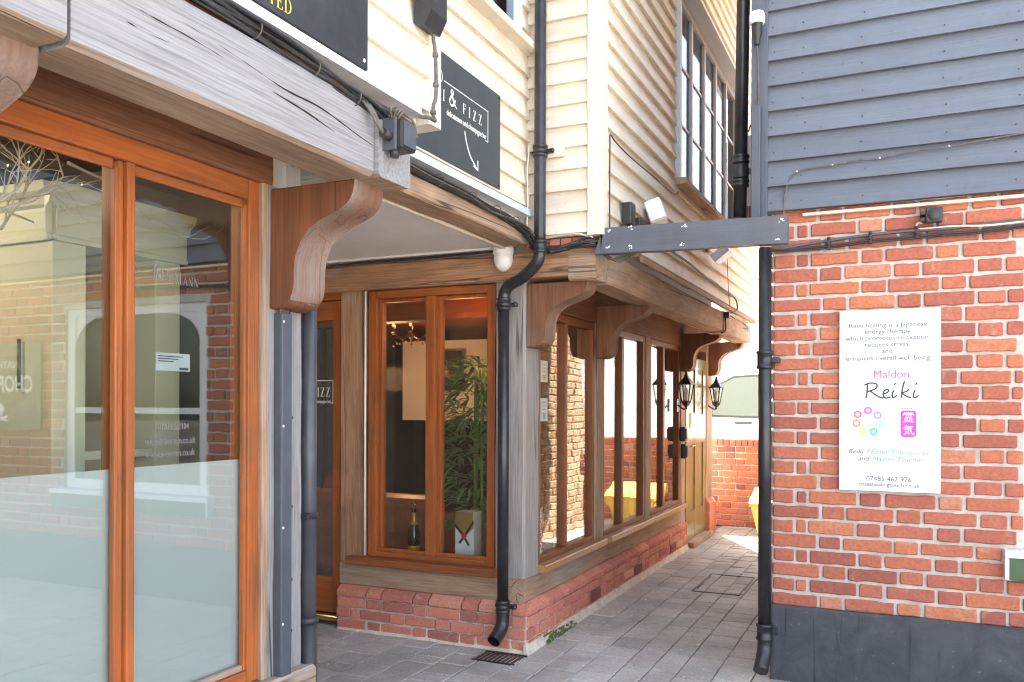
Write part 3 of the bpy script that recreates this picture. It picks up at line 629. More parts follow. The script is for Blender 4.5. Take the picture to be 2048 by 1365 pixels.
for k in range(6): mb.bbox(-2.04+k*.072, -1.975+k*.072, 4.625, 4.66, 2.428, 2.472, .004)
part('packing_course', mb, M['plinthbrick'], B)
for y0, sd, sx in ((4.745, 5, .9), (6.03, 6, .9), (8.70, 7, .9), (10.0, 8, .9)):
    part('jetty_bracket', bracket_mb(y0, y0+.165, dx=0, dz=-.05, sx=1.05, sz=.9, seed=sd), M['corbelbrown'], B)
# upper walls
part('weatherboard', boards('x', -2.02, -1.632, 4.60, -1, 2.485, 6.4, .1245, seed=2), M['creamx'], B)
part('weatherboard', boards('y', 4.66, 10.40, -1.60, 1, 2.49, 6.4, .1255, holes=((6.40, 8.98, 3.22, 4.72),), seed=3), M['creamy'], B)
part('weatherboard', boards('y', 2.95, 4.575, -2.03, 1, 2.655, 6.0, .128, holes=((3.25, 4.47, 3.56, 4.82),), seed=4), M['creamy'], B)
mb = MB(); mb.timber('z', 2.468, 6.4, -1.645, -1.548, 4.565, 4.655, .006, .003, .2, 131); part('corner_board', mb, M['creamz'], B)
mb = MB(); mb.box(-1.66, -1.602, 10.35, 10.42, 2.48, 6.4); part('end_board', mb, M['creamz'], B)
mb = MB(); slab(mb, 'y', -1.612, 1, .05, 4.67, 10.4, 2.48, 6.4, holes=((6.40, 8.98, 3.22, 4.72),)); slab(mb, 'x', 4.615, -1, .05, -2.1, -1.66, 2.48, 6.4); slab(mb, 'y', -2.045, 1, .05, 2.95, 4.61, 2.53, 6.0, holes=((3.25, 4.47, 3.56, 4.82),)); mb.box(-6.2, -2.1, 10.2, 10.25, 0, 6.4); mb.box(-2.1, -1.62, 10.36, 10.4, 2.48, 6.4); mb.box(-6.2, -6.1, 2.95, 10.2, 0, 6.4)
part('wall_core', mb, M['plaster'], B)
mb = MB(); mb.extr([(-6.4, 6.3), (-1.35, 6.3), (-1.35, 6.42), (-3.8, 7.5), (-6.4, 6.42)], 4.4, 10.7, 'xzy'); mb.extr([(-6.4, 5.95), (-1.85, 5.95), (-1.85, 6.05), (-3.8, 7.2), (-6.4, 6.05)], 2.9, 4.4, 'xzy'); part('roof', mb, M['roof'], B)
mb = MB(); mb.timber('y', 5.4, 10.0, -1.572, -1.552, 2.435, 2.475, .003, .003, .1, 133); part('bottom_batten', mb, M['greyy'], B)
# ---- front window
wf = oak_frame('front_window', B, 'orange', 'x', 4.742, -1, .10, -3.245, -2.307, .492, 2.252, .062, .055, .035, .052)
mb = MB(); mb.bbox(-2.803, -2.735, 4.740, 4.84, .527, 2.2, .006); part('mullion', mb, M['orangez'], wf)
mb = MB()
for a, b in ((-3.183, -2.803), (-2.735, -2.362)):
    mb.bbox(a, a+.028, 4.775, 4.825, .528, 2.199, .005); mb.bbox(a+.028, b, 4.775, 4.825, 2.178, 2.199, .005); mb.bbox(a, b, 4.757, 4.775, .527, .55, .004)
part('glazing_bead', mb, M['orangez'], wf)
for a, b in ((-3.155, -2.803), (-2.707, -2.362)): part('glass_pane', pane_mb('x', 4.80, a, b, .528, 2.199), M['glass'], wf)
mb = MB(); mb.timber('x', -3.365, -2.275, 4.655, 4.80, .443, .492, .006, .0025, .08, 141); part('window_sill', mb, M['siennax'] if 'siennax' in M else M['brownx'], wf)
mb = MB(); mb.tube([(-3.254, 4.722, .5), (-3.254, 4.722, 2.25)], .007, 6); part('sealant_bead', mb, M['white'], wf)
# ---- alley windows
for y0, y1, m0, m1, s0, s1 in ((4.955, 6.032, 5.428, 5.473, 4.935, 6.15), (6.228, 7.382, 6.705, 6.768, 6.262, 7.485), (7.558, 8.695, 8.02, 8.09, 7.50, 8.765)):
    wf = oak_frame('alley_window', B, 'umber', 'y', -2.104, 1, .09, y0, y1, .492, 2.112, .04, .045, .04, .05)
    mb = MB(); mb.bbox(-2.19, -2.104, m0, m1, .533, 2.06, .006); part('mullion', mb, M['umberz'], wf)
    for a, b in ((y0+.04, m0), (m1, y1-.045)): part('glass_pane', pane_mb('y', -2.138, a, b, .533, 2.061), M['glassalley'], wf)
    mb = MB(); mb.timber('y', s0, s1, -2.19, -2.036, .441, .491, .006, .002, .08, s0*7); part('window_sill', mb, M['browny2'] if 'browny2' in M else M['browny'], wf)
# ---- glazed entrance door in the recess
dr = oak_frame('entrance_door', B, 'orange', 'x', 4.765, -1, .06, -4.34, -3.475, .075, 2.205, .10, .072, .24, .13)
part('glass_pane', pane_mb('x', 4.79, -4.24, -3.547, .315, 2.075), M['glass'], dr)
mb = MB(); mb.bbox(-4.36, -3.47, 4.72, 4.83, .03, .072, .006); mb.tube([(-4.36, 4.725, .06), (-3.47, 4.725, .06)], .012, 8); part('threshold', mb, M['brass'], dr)
mb = MB(); mb.timber('x', -4.6, -3.46, 4.75, 4.90, 2.21, 2.26, .004, .002, .1, 5); part('door_head', mb, M['orangex'], dr)
mb = MB(); ox, oz, s = -3.585, 1.553, .068
stroke(mb, [(-5.2, 1.62), (0.35, 1.62)], .09, (ox, 4.784, oz), (1, 0, 0), Z, s, False); stroke(mb, [(.35, 1.665), (.35, -.65)], .09, (ox, 4.784, oz), (1, 0, 0), Z, s, False); stroke(mb, [(.395, -.65), (.1, -.65)], .09, (ox, 4.784, oz), (1, 0, 0), Z, s, False)
serif(mb, 'FIZZ', (ox-.155, 4.784, oz), (1, 0, 0), Z, .062, .85, .2); part('door_lettering', mb, M['letter'], dr)
text('door_lettering', 'delicatessen and champagne bar', .036, (-3.578, 4.784, 1.508), (1, 0, 0), Z, M['letter'], dr, 'RIGHT', .62)
mb = MB(); slab(mb, 'y', -4.45, 1, .06, 2.65, 4.9, 0, 2.46); slab(mb, 'x', 4.80, -1, .08, -6.1, -4.36, 0, 2.46); part('recess_wall', mb, M['plaster'], B)
# ---- alley door
DY0, DY1 = 8.915, 9.90
dr = part('panelled_door', pane_mb('y', -2.125, DY0, DY1, .06, 2.02, .04), M['olive'] if 'olive' in M else M['orangez'], B)
mb = MB()
for a0, a1 in ((DY0, DY0+.15), (DY0+.43, DY0+.55), (DY1-.14, DY1)): mb.bbox(-2.105, -2.092, a0, a1, .06, 2.02, .004)
for z0, z1 in ((.06, .36), (1.08, 1.40), (1.9, 2.02)):
    for a0, a1 in ((DY0+.15, DY0+.43), (DY0+.55, DY1-.14)): mb.bbox(-2.105, -2.093, a0, a1, z0, z1, .004)
part('door_frame', mb, M['olive'] if 'olive' in M else M['orangez'], dr)
mb = MB(); mb.bbox(-2.092, -2.084, DY0+.19, DY0+.37, 1.26, 1.42, .004); mb.bbox(-2.084, -2.080, DY0+.24, DY0+.32, 1.30, 1.38, .002); part('letter_plate', mb, M['brass'], dr)
mb = MB(); mb.bbox(-2.092, -2.082, DY0+.04, DY0+.08, .98, 1.12, .003); mb.tube(smooth([(-2.085, DY0+.06, 1.07), (-2.035, DY0+.06, 1.07), (-2.03, DY0+.1, 1.072), (-2.03, DY0+.17, 1.068)], 4), .008, 8); part('handle', mb, M['brass'], dr)
mb = MB(); mb.bbox(-2.25, -2.0, DY0-.02, DY1+.02, 0, .058, .008); part('door_step', mb, M['greyy'], dr)
# ---- upper alley window
UY0, UY1 = 6.42, 8.96
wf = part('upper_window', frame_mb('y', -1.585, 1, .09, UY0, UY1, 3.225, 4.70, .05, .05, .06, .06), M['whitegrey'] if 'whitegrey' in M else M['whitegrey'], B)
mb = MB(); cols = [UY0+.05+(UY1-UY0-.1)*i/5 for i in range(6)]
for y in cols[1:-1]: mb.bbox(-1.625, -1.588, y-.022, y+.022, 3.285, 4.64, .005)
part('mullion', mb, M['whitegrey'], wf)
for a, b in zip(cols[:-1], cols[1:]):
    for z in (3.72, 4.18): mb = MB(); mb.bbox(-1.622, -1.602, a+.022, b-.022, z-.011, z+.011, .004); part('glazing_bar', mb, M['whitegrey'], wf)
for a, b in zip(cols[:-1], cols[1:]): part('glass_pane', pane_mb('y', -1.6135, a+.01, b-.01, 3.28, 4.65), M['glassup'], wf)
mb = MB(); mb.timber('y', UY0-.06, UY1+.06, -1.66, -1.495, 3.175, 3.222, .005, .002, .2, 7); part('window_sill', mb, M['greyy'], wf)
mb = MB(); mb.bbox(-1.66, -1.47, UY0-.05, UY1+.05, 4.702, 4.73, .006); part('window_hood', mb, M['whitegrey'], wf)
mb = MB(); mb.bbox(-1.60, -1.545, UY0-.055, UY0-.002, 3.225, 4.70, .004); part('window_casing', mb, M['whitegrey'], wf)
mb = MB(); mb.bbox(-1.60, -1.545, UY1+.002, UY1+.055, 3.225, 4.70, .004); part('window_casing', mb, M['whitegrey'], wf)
# ---- upper window over the hanging sign
wf = part('upper_window', frame_mb('y', -2.005, 1, .08, 3.25, 4.47, 3.60, 4.82, .05, .05, .05, .05), M['whitepaint'], B)
part('glass_pane', pane_mb('y', -2.04, 3.30, 4.42, 3.65, 4.77), M['glassup'], wf)
mb = MB(); mb.bbox(-2.06, -1.945, 3.10, 4.56, 3.555, 3.598, .006); part('window_sill', mb, M['creamy'], wf)
mb = MB(); mb.box(-2.5, -2.2, 3.1, 4.5, 3.4, 4.9); part('blind', mb, M['signwhite'], wf)
# ---- room inside
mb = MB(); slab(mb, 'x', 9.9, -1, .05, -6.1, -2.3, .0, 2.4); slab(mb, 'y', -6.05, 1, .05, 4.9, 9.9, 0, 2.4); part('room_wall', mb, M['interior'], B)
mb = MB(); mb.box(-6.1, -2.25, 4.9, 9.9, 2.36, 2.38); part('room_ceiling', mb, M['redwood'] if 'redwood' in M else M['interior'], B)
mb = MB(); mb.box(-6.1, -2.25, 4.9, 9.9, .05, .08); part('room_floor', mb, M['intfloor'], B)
mb = MB(); mb.timber('x', -6.0, -2.25, 5.55, 5.72, 2.14, 2.36, .01, .004, .1, 3); part('ceiling_beam', mb, M['orangex'], B)
mb = MB(); slab(mb, 'x', 8.0, -1, .06, -5.02, -3.6, 1.33, 2.19); part('wall_panel', mb, M['plaster'], B)
mb = MB(); mb.bbox(-3.27, -2.3, 4.86, 5.02, .445, .49, .004); mb.bbox(-2.4, -2.2, 5.0, 8.7, .445, .488, .004); part('inner_sill', mb, M['orangex'], B)

# ================================================================== BRICK BUILDING
D = thing('brick_building', (1.6, 6.4, 0), 'red brick building with black weatherboarded upper storey and black painted plinth', 'building')
WX0, WX1, WZ0, WZ1 = .535, 2.10, .765, 2.28
part('front_brickwork', brickwork('x', -.664, 3.9, 4.88, -1, .40, 27, .0805, .248, .125, .016, holes=((WX0, WX1, WZ0, WZ1),)), M['brick'], D)
part('alley_brickwork', brickwork('y', 4.88, 9.9, -.664, -1, .0, 32, .0805, .248, .125, .014, fine=False), M['stock'], D)
mb = MB(); slab(mb, 'x', 4.881, -1, .18, -.662, 3.9, .38, 2.6, holes=((WX0, WX1, WZ0, WZ1),)); slab(mb, 'y', -.663, -1, .18, 5.061, 9.9, 0, 2.6); mb.box(-.48, 3.9, 9.72, 9.9, 0, 2.6); mb.box(3.9, 4.0, 4.881, 9.9, 0, 5.0); part('mortar_bed', mb, M['mortar'], D)
mb = MB(); mb.timber('x', -.668, 3.9, 4.838, 5.0, -.02, .408, .012, .005, .06, 151); part('plinth', mb, M['plinthblack'], D)
part('weatherboard', boards('x', -.690, 3.9, 4.845, -1, 2.562, 5.0, .1372, proud=.036, seed=6, joints=False), M['blackx'], D)
part('weatherboard', boards('y', 4.86, 6.3, -.665, -1, 2.562, 5.0, .1372, proud=.026, seed=9), M['blackx'], D)
part('rear_brickwork', brickwork('y', 6.31, 9.9, -.664, -1, 2.60, 47, .0805, .248, .125, .014, fine=False), M['stock'], D)
mb = MB(); mb.box(-.663, 3.9, 6.305, 9.9, 2.601, 6.4); part('rear_wing', mb, M['mortar'], D)
mb = MB(); mb.timber('z', 2.515, 5.0, -.772, -.684, 4.80, 4.85, .004, .002, .2, 153); part('corner_board', mb, M['blackz'], D)
mb = MB(); mb.timber('z', 2.470, 3.13, -.764, -.716, 4.745, 4.798, .005, .003, .1, 155); part('corner_batten', mb, M['blackz'], D)
mb = MB(); slab(mb, 'x', 4.858, -1, .1, -.66, 3.9, 2.601, 5.0); slab(mb, 'y', -.652, -1, .1, 4.96, 6.30, 2.601, 5.0); part('wall_core', mb, M['blackx'], D)
mb = MB(); mb.bbox(-.505, 3.9, 4.838, 4.866, 2.528, 2.545, .003); part('drip_trim', mb, M['creamx'], D)
mb = MB(); mb.extr([(4.55, 4.9), (6.30, 4.9), (6.30, 5.9), (4.55, 5.0)], -.90, 4.1, 'yzx'); mb.extr([(6.15, 6.41), (10.1, 6.41), (8.1, 7.2)], -.90, 4.1, 'yzx'); part('roof', mb, M['roof'], D)
rg = random.Random(4); nail0 = None
for k in range(11):
    for x in (-.655, -.50, -.20, .185, .50):
        z = 2.562+k*.1372+.048+rg.uniform(-.006, .006); xx = x+rg.uniform(-.012, .012)
        if nail0 is None: mb = MB(); mb.tube([(0, 4.845-.034, 0), (0, 4.845-.018, 0)], .0035, 6); nail0 = part('nail', mb, M['signblack'], D); o = nail0
        else: o = nail0.copy(); C.objects.link(o)
        o.location = (xx, 0, z)
# sash window with rounded top corners
wf = part('sash_window', frame_mb('x', 4.905, -1, .09, WX0, WX1, WZ0+.03, WZ1, .10, .10, .08, .07), M['whitepaint'], D)
mb = MB(); mb.bbox(WX0+.10, WX1-.10, 4.915, 4.97, 1.42, 1.47, .004)
for sx, x0 in ((1, WX0+.10), (-1, WX1-.10)):
    mb.extr([(x0, WZ1-.07), (x0+sx*.34, WZ1-.07), (x0+sx*.22, WZ1-.085), (x0+sx*.11, WZ1-.13), (x0+sx*.04, WZ1-.2), (x0, WZ1-.28)], 4.915, 4.97, 'xzy')
part('meeting_rail', mb, M['whitepaint'], wf)
part('glass_pane', pane_mb('x', 4.95, WX0+.10, WX1-.10, WZ0+.11, WZ1-.07), M['glasssash'], wf)
mb = MB(); mb.bbox(WX0-.085, WX1+.08, 4.80, 4.98, WZ0-.008, WZ0+.028, .005); mb.bbox(WX0-.085, WX0-.066, 4.80, 4.87, WZ0-.115, WZ0-.009, .003); part('window_sill', mb, M['whitepaint'], wf)
mb = MB(); mb.bbox(WX0-.066, WX1+.06, 4.805, 4.87, WZ0-.115, WZ0-.009, .004); part('sill_board', mb, M['green'] if 'green' in M else M['olive'], wf)
mb = MB(); slab(mb, 'x', 6.2, -1, .05, -.45, 3.88, 0, 2.5); mb.box(-.45, 3.88, 5.07, 6.2, 2.5, 2.52); part('room_wall', mb, M['interior'], D)

# ================================================================== SIGNS
UX, UZ, UY = (1, 0, 0), (0, 0, 1), (0, 1, 0)
t = thing('hanging_sign', (-2.0, 3.57, 2.665), 'slate grey delicatessen and champagne bar sign with a white arrow', 'sign')
mb = MB(); mb.bbox(-2.004, -1.992, 2.98, 4.153, 2.665, 3.172, .002); part('sign_board', mb, M['signdark'], t)
SX = -1.9918
mb = MB(); wq = .0055
for pts in ([(3.532, 3.040), (4.003, 3.040)], [(4.001, 3.042), (4.001, 2.879)], [(4.0035, 2.880), (3.972, 2.880)], [(3.05, 2.880), (3.472, 2.880)], [(3.05, 3.04), (3.44, 3.04)], [(3.05, 3.042), (3.05, 2.878)]):
    stroke(mb, pts, wq*.8, (SX, 0, 0), UY, UZ, 1, False)
part('sign_border', mb, M['letter'], t)
mb = MB(); serif(mb, 'FIZZ', (SX, 3.722, 2.944), UY, UZ, .052, 1.0, .55); serif(mb, 'DELI', (SX, 3.335, 2.944), UY, UZ, .052, 1.0, .5)
amp = [(.98, .02), (.70, .22), (.42, .60), (.30, .82), (.40, .97), (.54, .86), (.46, .66), (.20, .42), (.12, .20), (.28, .03), (.52, .08), (.72, .30), (.80, .48)]
stroke(mb, amp, lambda u: .05+.09*abs(math.sin(u*9)), (SX, 3.578, 2.944), UY, UZ, .082)
part('lettering', mb, M['letter'], t)
text('lettering', 'delicatessen and champagne bar', .040, (SX, 3.982, 2.888), UY, UZ, M['letter'], t, 'RIGHT', .82, bold=.0006)
mb = MB(); stroke(mb, [(3.742, 2.862), (3.762, 2.81), (3.80, 2.757), (3.85, 2.722), (3.882, 2.705)], .0085, (SX, 0, 0), UY, UZ); stroke(mb, [(3.838, 2.714), (3.888, 2.702), (3.886, 2.752)], .0085, (SX, 0, 0), UY, UZ, 1, False); part('arrow', mb, M['letter'], t)
mb = MB()
for c, q in (((3.50, 3.052), 1), ((3.462, 3.056), 1)): stroke(mb, [(c[0]+.022*math.cos(a/8*6.2832)*.7, c[1]+.026*math.sin(a/8*6.2832)) for a in range(9)], .0035, (SX, 0, 0), UY, UZ)
stroke(mb, [(3.50, 3.026), (3.485, 3.0), (3.47, 2.985)], .0035, (SX, 0, 0), UY, UZ); part('sprig_emblem', mb, M['letter'], t)
mb = MB()
for y in (3.0, 4.135):
    for z in (2.683, 3.155): mb.ball((-1.991, y, z), .007, 8, 5)
part('screw', mb, M['iron'], t)

t = thing('fascia_sign', (-1.70, 1.2, 2.64), 'black fascia sign with gold capitals on the cream boards', 'sign')
mb = MB(); mb.bbox(-1.692, -1.680, -.2, 2.447, 2.648, 3.2, .002); part('sign_board', mb, M['signblack'], t)
mb = MB(); x = -1.6798
wd = serif(MB(), 'LIMITED', (x, 0, 0), UY, UZ, .046, .9, .16); serif(mb, 'LIMITED', (x, 2.052-wd, 2.668), UY, UZ, .046, .9, .16); part('lettering', mb, M['gold'], t)
mb = MB(); mb.ball((-1.679, 2.425, 2.675), .007, 8, 5, (.5, 1, 1)); part('screw', mb, M['white'], t)

# white therapy sign
t = thing('therapy_sign', (-.073, 4.86, 1.055), 'tall white healing therapy sign board with coloured flower symbols on the brick wall', 'sign')
y0 = 4.846
mb = MB(); mb.bbox(-.315, .168, y0, y0+.006, 1.055, 2.005, .001); part('sign_board', mb, M['signwhite'], t)
yl = y0-.0006; W = .483; H = .95
def sx(u): return -.315+W*u
def sz(v): return 2.005-H*v
M['inkgrey'] = plain('grey_ink', (.035, .035, .06), .6, var=.02, bumpv=0); M['inkdark'] = plain('dark_ink', (.035, .03, .07), .6, var=.02, bumpv=0)
M['inkpink'] = plain('pink_ink', (.55, .06, .30), .6, var=.02, bumpv=0); M['inkblue'] = plain('pale_blue_ink', (.11, .33, .48), .6, var=.02, bumpv=0)
def tx(s, u, v, size, m, al='CENTER', xs=1, sh=0, bold=0): return text('lettering', s, size*H, (sx(u), yl, sz(v)), UX, UZ, m, t, al, xs, sh, bold=bold)
for s, v in (('Reiki healing is a Japanese', .097), ('energy therapy', .133), ('which promotes relaxation,', .168), ('reduces stress,', .204), ('and', .240), ('enhances overall well-being', .279)): tx(s, .482, v, .0375, M['inkgrey'], xs=1.02)
tx('Maldon', .522, .376, .062, M['inkpink'])
tx('07485 467 976', .5, .944, .037, M['inkdark'], xs=1.02); tx('roseshealingtouch.co.uk', .5, .973, .031, M['inkdark'], xs=1.02)
tx('Reiki', .09, .795, .037, M['inkdark'], 'LEFT', 1.05, .3); tx('Master Practitioner', .275, .795, .037, M['inkblue'], 'LEFT', 1.08, .3)
tx('and', .19, .834, .037, M['inkdark'], 'LEFT', 1.05, .3); tx('Master Teacher', .33, .834, .037, M['inkblue'], 'LEFT', 1.08, .3)
mb = MB(); O = (sx(.255), yl, sz(.487)); s = .068; wd = lambda u: .11
for pts in ([(.22, 1.12), (.20, .5), (.12, 0)], [(0, 1.0), (.4, 1.16), (.86, 1.08), (.86, .78), (.5, .58), (.25, .52)], [(.42, .54), (.8, .25), (1.2, .02), (1.36, .05)],
            [(1.32, .32), (1.62, .42), (1.72, .6), (1.55, .66), (1.36, .45), (1.36, .15), (1.55, 0), (1.85, .1)], [(2.08, .62), (1.98, .3), (2.0, .06), (2.16, .08), (2.3, .22)], [(2.1, 1.0), (2.2, 1.14)],
            [(2.82, 1.3), (2.68, .7), (2.6, 0)], [(3.15, .66), (2.95, .5), (2.68, .38), (2.95, .15), (3.28, .02)], [(3.55, .62), (3.45, .3), (3.46, .06), (3.62, .06), (3.78, .2)], [(3.58, 1.0), (3.70, 1.16)]): stroke(mb, pts, .105, O, UX, UZ, s)
part('lettering', mb, M['inkdark'], t)
for (u, v), c in zip(((.292, .556), (.190, .578), (.390, .582), (.176, .627), (.412, .629), (.240, .671), (.350, .673)), ((.62, .12, .60), (.72, .16, .24), (.46, .30, .62), (.78, .30, .18), (.35, .68, .80), (.80, .66, .16), (.10, .58, .32))):
    m = plain('symbol_ink', c, .6, var=.02, bumpv=0); mb = MB(); O = (sx(u), yl, sz(v)); r = .0185; n = 32
    ro = [r*(1+.13*abs(math.sin(a*6*math.pi/n*1.0))) for a in range(n)]
    for a in range(n):
        b = (a+1) % n; f = lambda q, rr: (rr*math.cos(q*2*math.pi/n), rr*math.sin(q*2*math.pi/n))
        flat(mb, [f(a, .011), f(a, ro[a]), f(b, ro[b]), f(b, .011)], O, UX, UZ)
    stroke(mb, [(.0055*math.cos(a), .0055*math.sin(a)) for a in [i*math.pi/4 for i in range(9)]], .0025, O, UX, UZ); part('flower_symbol', mb, m, t)
m = plain('magenta_ink', (.62, .06, .48), .5, var=.02, bumpv=0); mb = MB(); cx, cz, hw, hh, q = sx(.692), sz(.627), .037, .069, .014
pr = []
for (ax, az), a0 in (((hw-q, hh-q), 0), ((-hw+q, hh-q), 90), ((-hw+q, -hh+q), 180), ((hw-q, -hh+q), 270)):
    pr += [(ax+q*math.cos(R(a0+d)), az+q*math.sin(R(a0+d))) for d in (0, 30, 60, 90)]
flat(mb, pr, (cx, yl, cz), UX, UZ); part('emblem', mb, m, t)
kan = [[(.1, .95), (.9, .95)], [(.5, .95), (.5, .62)], [(.05, .84), (.95, .84)], [(.05, .84), (.04, .70)], [(.95, .84), (.93, .72)], [(.25, .77), (.36, .74)], [(.25, .68), (.36, .65)], [(.64, .77), (.75, .74)], [(.64, .68), (.75, .65)],
       [(.2, .52), (.8, .52)], [(.38, .52), (.38, .12)], [(.62, .52), (.62, .12)], [(.14, .42), (.24, .2)], [(.86, .42), (.76, .2)], [(.03, .1), (.97, .1)]]
kan2 = [[(.32, .98), (.22, .80), (.06, .66)], [(.26, .84), (.92, .84)], [(.24, .70), (.80, .70)], [(.10, .55), (.72, .55)], [(.72, .55), (.74, .3), (.84, .08), (.96, .04), (.97, .22)], [(.56, .44), (.36, .2), (.08, .04)], [(.2, .36), (.4, .22), (.62, .06)]]
mb = MB()
for kk, zc in ((kan, .006), (kan2, -.058)):
    for st in kk: stroke(mb, st, .085, (cx-.026, yl-.0013, cz+zc), UX, UZ, .052, len(st) > 2)
part('emblem_lettering', mb, M['signwhite'], t)
for s, u, v0, dv in (('THE REIKI', .588, .570, .0155), ('ASSOCIATION', .800, .568, .0134)):
    for i, ch in enumerate(s):
        if ch != ' ': tx(ch, u, v0+i*dv, .014, M['inkgrey'])
tx('MEMBER OF', .692, .549, .015, M['inkgrey'], xs=1.2)
m = plain('faint_ink', (.62, .63, .66), .6, var=.02, bumpv=0); mb = MB()
for a, b in (((.862, .302), (.862, .64)), ((.862, .64), (.97, .64)), ((.862, .302), (.97, .302))): stroke(mb, [(sx(a[0]), sz(a[1])), (sx(b[0]), sz(b[1]))], .0012, (0, yl, 0), UX, UZ, 1, False)
part('panel_outline', mb, m, t); tx('By', .925, .33, .022, m)
for i, ch in enumerate('APPOINTMENT'): tx(ch, .925, .36+i*.0255, .020, m)
mb = MB(); mb.ball((sx(.48), y0, sz(.028)), .006, 8, 5, (1, .4, 1)); mb.ball((sx(.47), y0, sz(.958)), .005, 8, 5, (1, .4, 1)); part('screw', mb, M['strip'], t)

# butcher's sign further along the brick wall (mirrored in the shop window)
t = thing('butcher_sign', (2.9, 4.86, 1.29), 'grey green square sign with white brush lettering and a skull emblem', 'sign')
m = plain('grey_green_sign', (.17, .18, .12), .5, var=.06, bumpv=0)
mb = MB(); mb.bbox(2.36, 3.4, 4.84, 4.852, 1.27, 2.02, .002); part('sign_board', mb, m, t)
text('lettering', "NATHAN'S", .095, (2.88, 4.8395, 1.80), UX, UZ, M['letter'], t); text('lettering', 'CHOPSHOP', .20, (2.88, 4.8395, 1.60), UX, UZ, M['letter'], t, xs=.8, shear=.1, bold=.004)
mb = MB(); O = (2.88, 4.84, 1.44); flat(mb, [(.05*math.cos(a*.5236), .045*math.sin(a*.5236)+.015) for a in range(12)], O, UX, UZ); flat(mb, rc(-.028, .028, -.05, -.02), O, UX, UZ)
stroke(mb, [(-.1, -.09), (.1, -.05)], .018, O, UX, UZ, 1, False); stroke(mb, [(-.1, -.05), (.1, -.09)], .018, O, UX, UZ, 1, False, lift=.0002); part('emblem', mb, M['letter'], t)

# ================================================================== DOWNPIPES, CONDUIT
def collar(mb, x, y, z, r, h=.06):
    mb.lathe([(r*1.02, 0), (r*1.30, .004), (r*1.32, .014), (r*1.16, .018), (r*1.16, h-.018), (r*1.32, h-.014), (r*1.30, h-.002), (r*1.02, h)], (x, y, z), 20)
t = thing('downpipe', (-2.177, 4.60, .1), 'black cast downpipe with a swan neck at the corner of the timber framed building', 'downpipe')
xu, yu, xl, yl2, r = -1.915, 4.525, -2.182, 4.605, .034
mb = MB(); path = [(xu, yu, 6.2), (xu, yu, 2.46)]; mb.tube([(xu, yu, 6.2), (xu, yu, 2.50), (xu, yu, 2.42)], r, 20)
bend = smooth([(xu, yu, 2.44), (xu, yu, 2.38), (xu-.02, yu+.006, 2.325), (xu-.075, yu+.022, 2.28), (xu-.14, yu+.045, 2.245), (xl+.05, yl2-.014, 2.215), (xl+.012, yl2-.003, 2.18), (xl, yl2, 2.13), (xl, yl2, 2.08)], 5); mb.tube(bend, r*1.04, 20)
mb.tube([(xl, yl2, 2.1), (xl, yl2, .26)], r, 20); part('pipe', mb, M['iron'], t)
for q in ((xu, yu, 2.93, r, .07), (xu, yu, 2.375, r, .075), (xl, yl2, 2.065, r, .075), (xl, yl2, .255, r, .075)): mb = MB(); collar(mb, *q); part('collar', mb, M['iron'], t)
for x, y, z in ((xu, yu, 2.965), (xl, yl2, 2.10), (xl, yl2, .29)):
    mb = MB(); mb.lathe([(r*1.05, -.014), (r*1.24, -.014), (r*1.24, .014), (r*1.05, .014)], (x, y, z), 20); mb.bbox(x+.02, x+.075, y+.005, y+.045, z-.012, z+.012, .003); mb.bbox(x-.06, x-.02, y+.015, y+.04, z-.010, z+.010, .003); mb.ball((x+.072, y+.01, z), .014, 8, 6)
    part('pipe_bracket', mb, M['iron'], t)
mb = MB(); mb.tube(smooth([(xl, yl2, .30), (xl, yl2, .20), (xl-.004, yl2-.03, .15), (xl-.012, yl2-.10, .105)], 5), r*1.18, 20, caps=False); mb.tube(smooth([(xl, yl2, .28), (xl, yl2, .20), (xl-.004, yl2-.03, .15), (xl-.0115, yl2-.097, .107)], 5), r*1.0, 20, caps=False); part('shoe', mb, M['iron'], t)
mb = MB(); mb.bbox(xu+.03, xu+.135, 4.552, 4.572, 2.93, 2.985, .004); part('packing_block', mb, M['creamx'], t)

t = thing('downpipe', (-2.083, 2.672, 0), 'dark grey downpipe running down behind the silvered oak corner post of the shop', 'downpipe')
mb = MB(); mb.tube([(-2.083, 2.648, 2.3), (-2.083, 2.648, .3)], .029, 20); part('pipe', mb, M['pipegrey'], t)
mb = MB(); mb.tube([(-2.083, 2.648, .66), (-2.083, 2.648, .0)], .034, 20); mb.lathe([(.029, 0), (.039, .006), (.040, .022), (.034, .028)], (-2.083, 2.648, .655), 20); part('socket', mb, M['plastic'], t)
mb = MB(); mb.lathe([(.029, 0), (.035, .003), (.035, .021), (.029, .024)], (-2.083, 2.648, 1.06), 20); mb.bbox(-2.12, -2.05, 2.60, 2.64, 1.062, 1.082, .003); part('clip', mb, M['iron'], t)

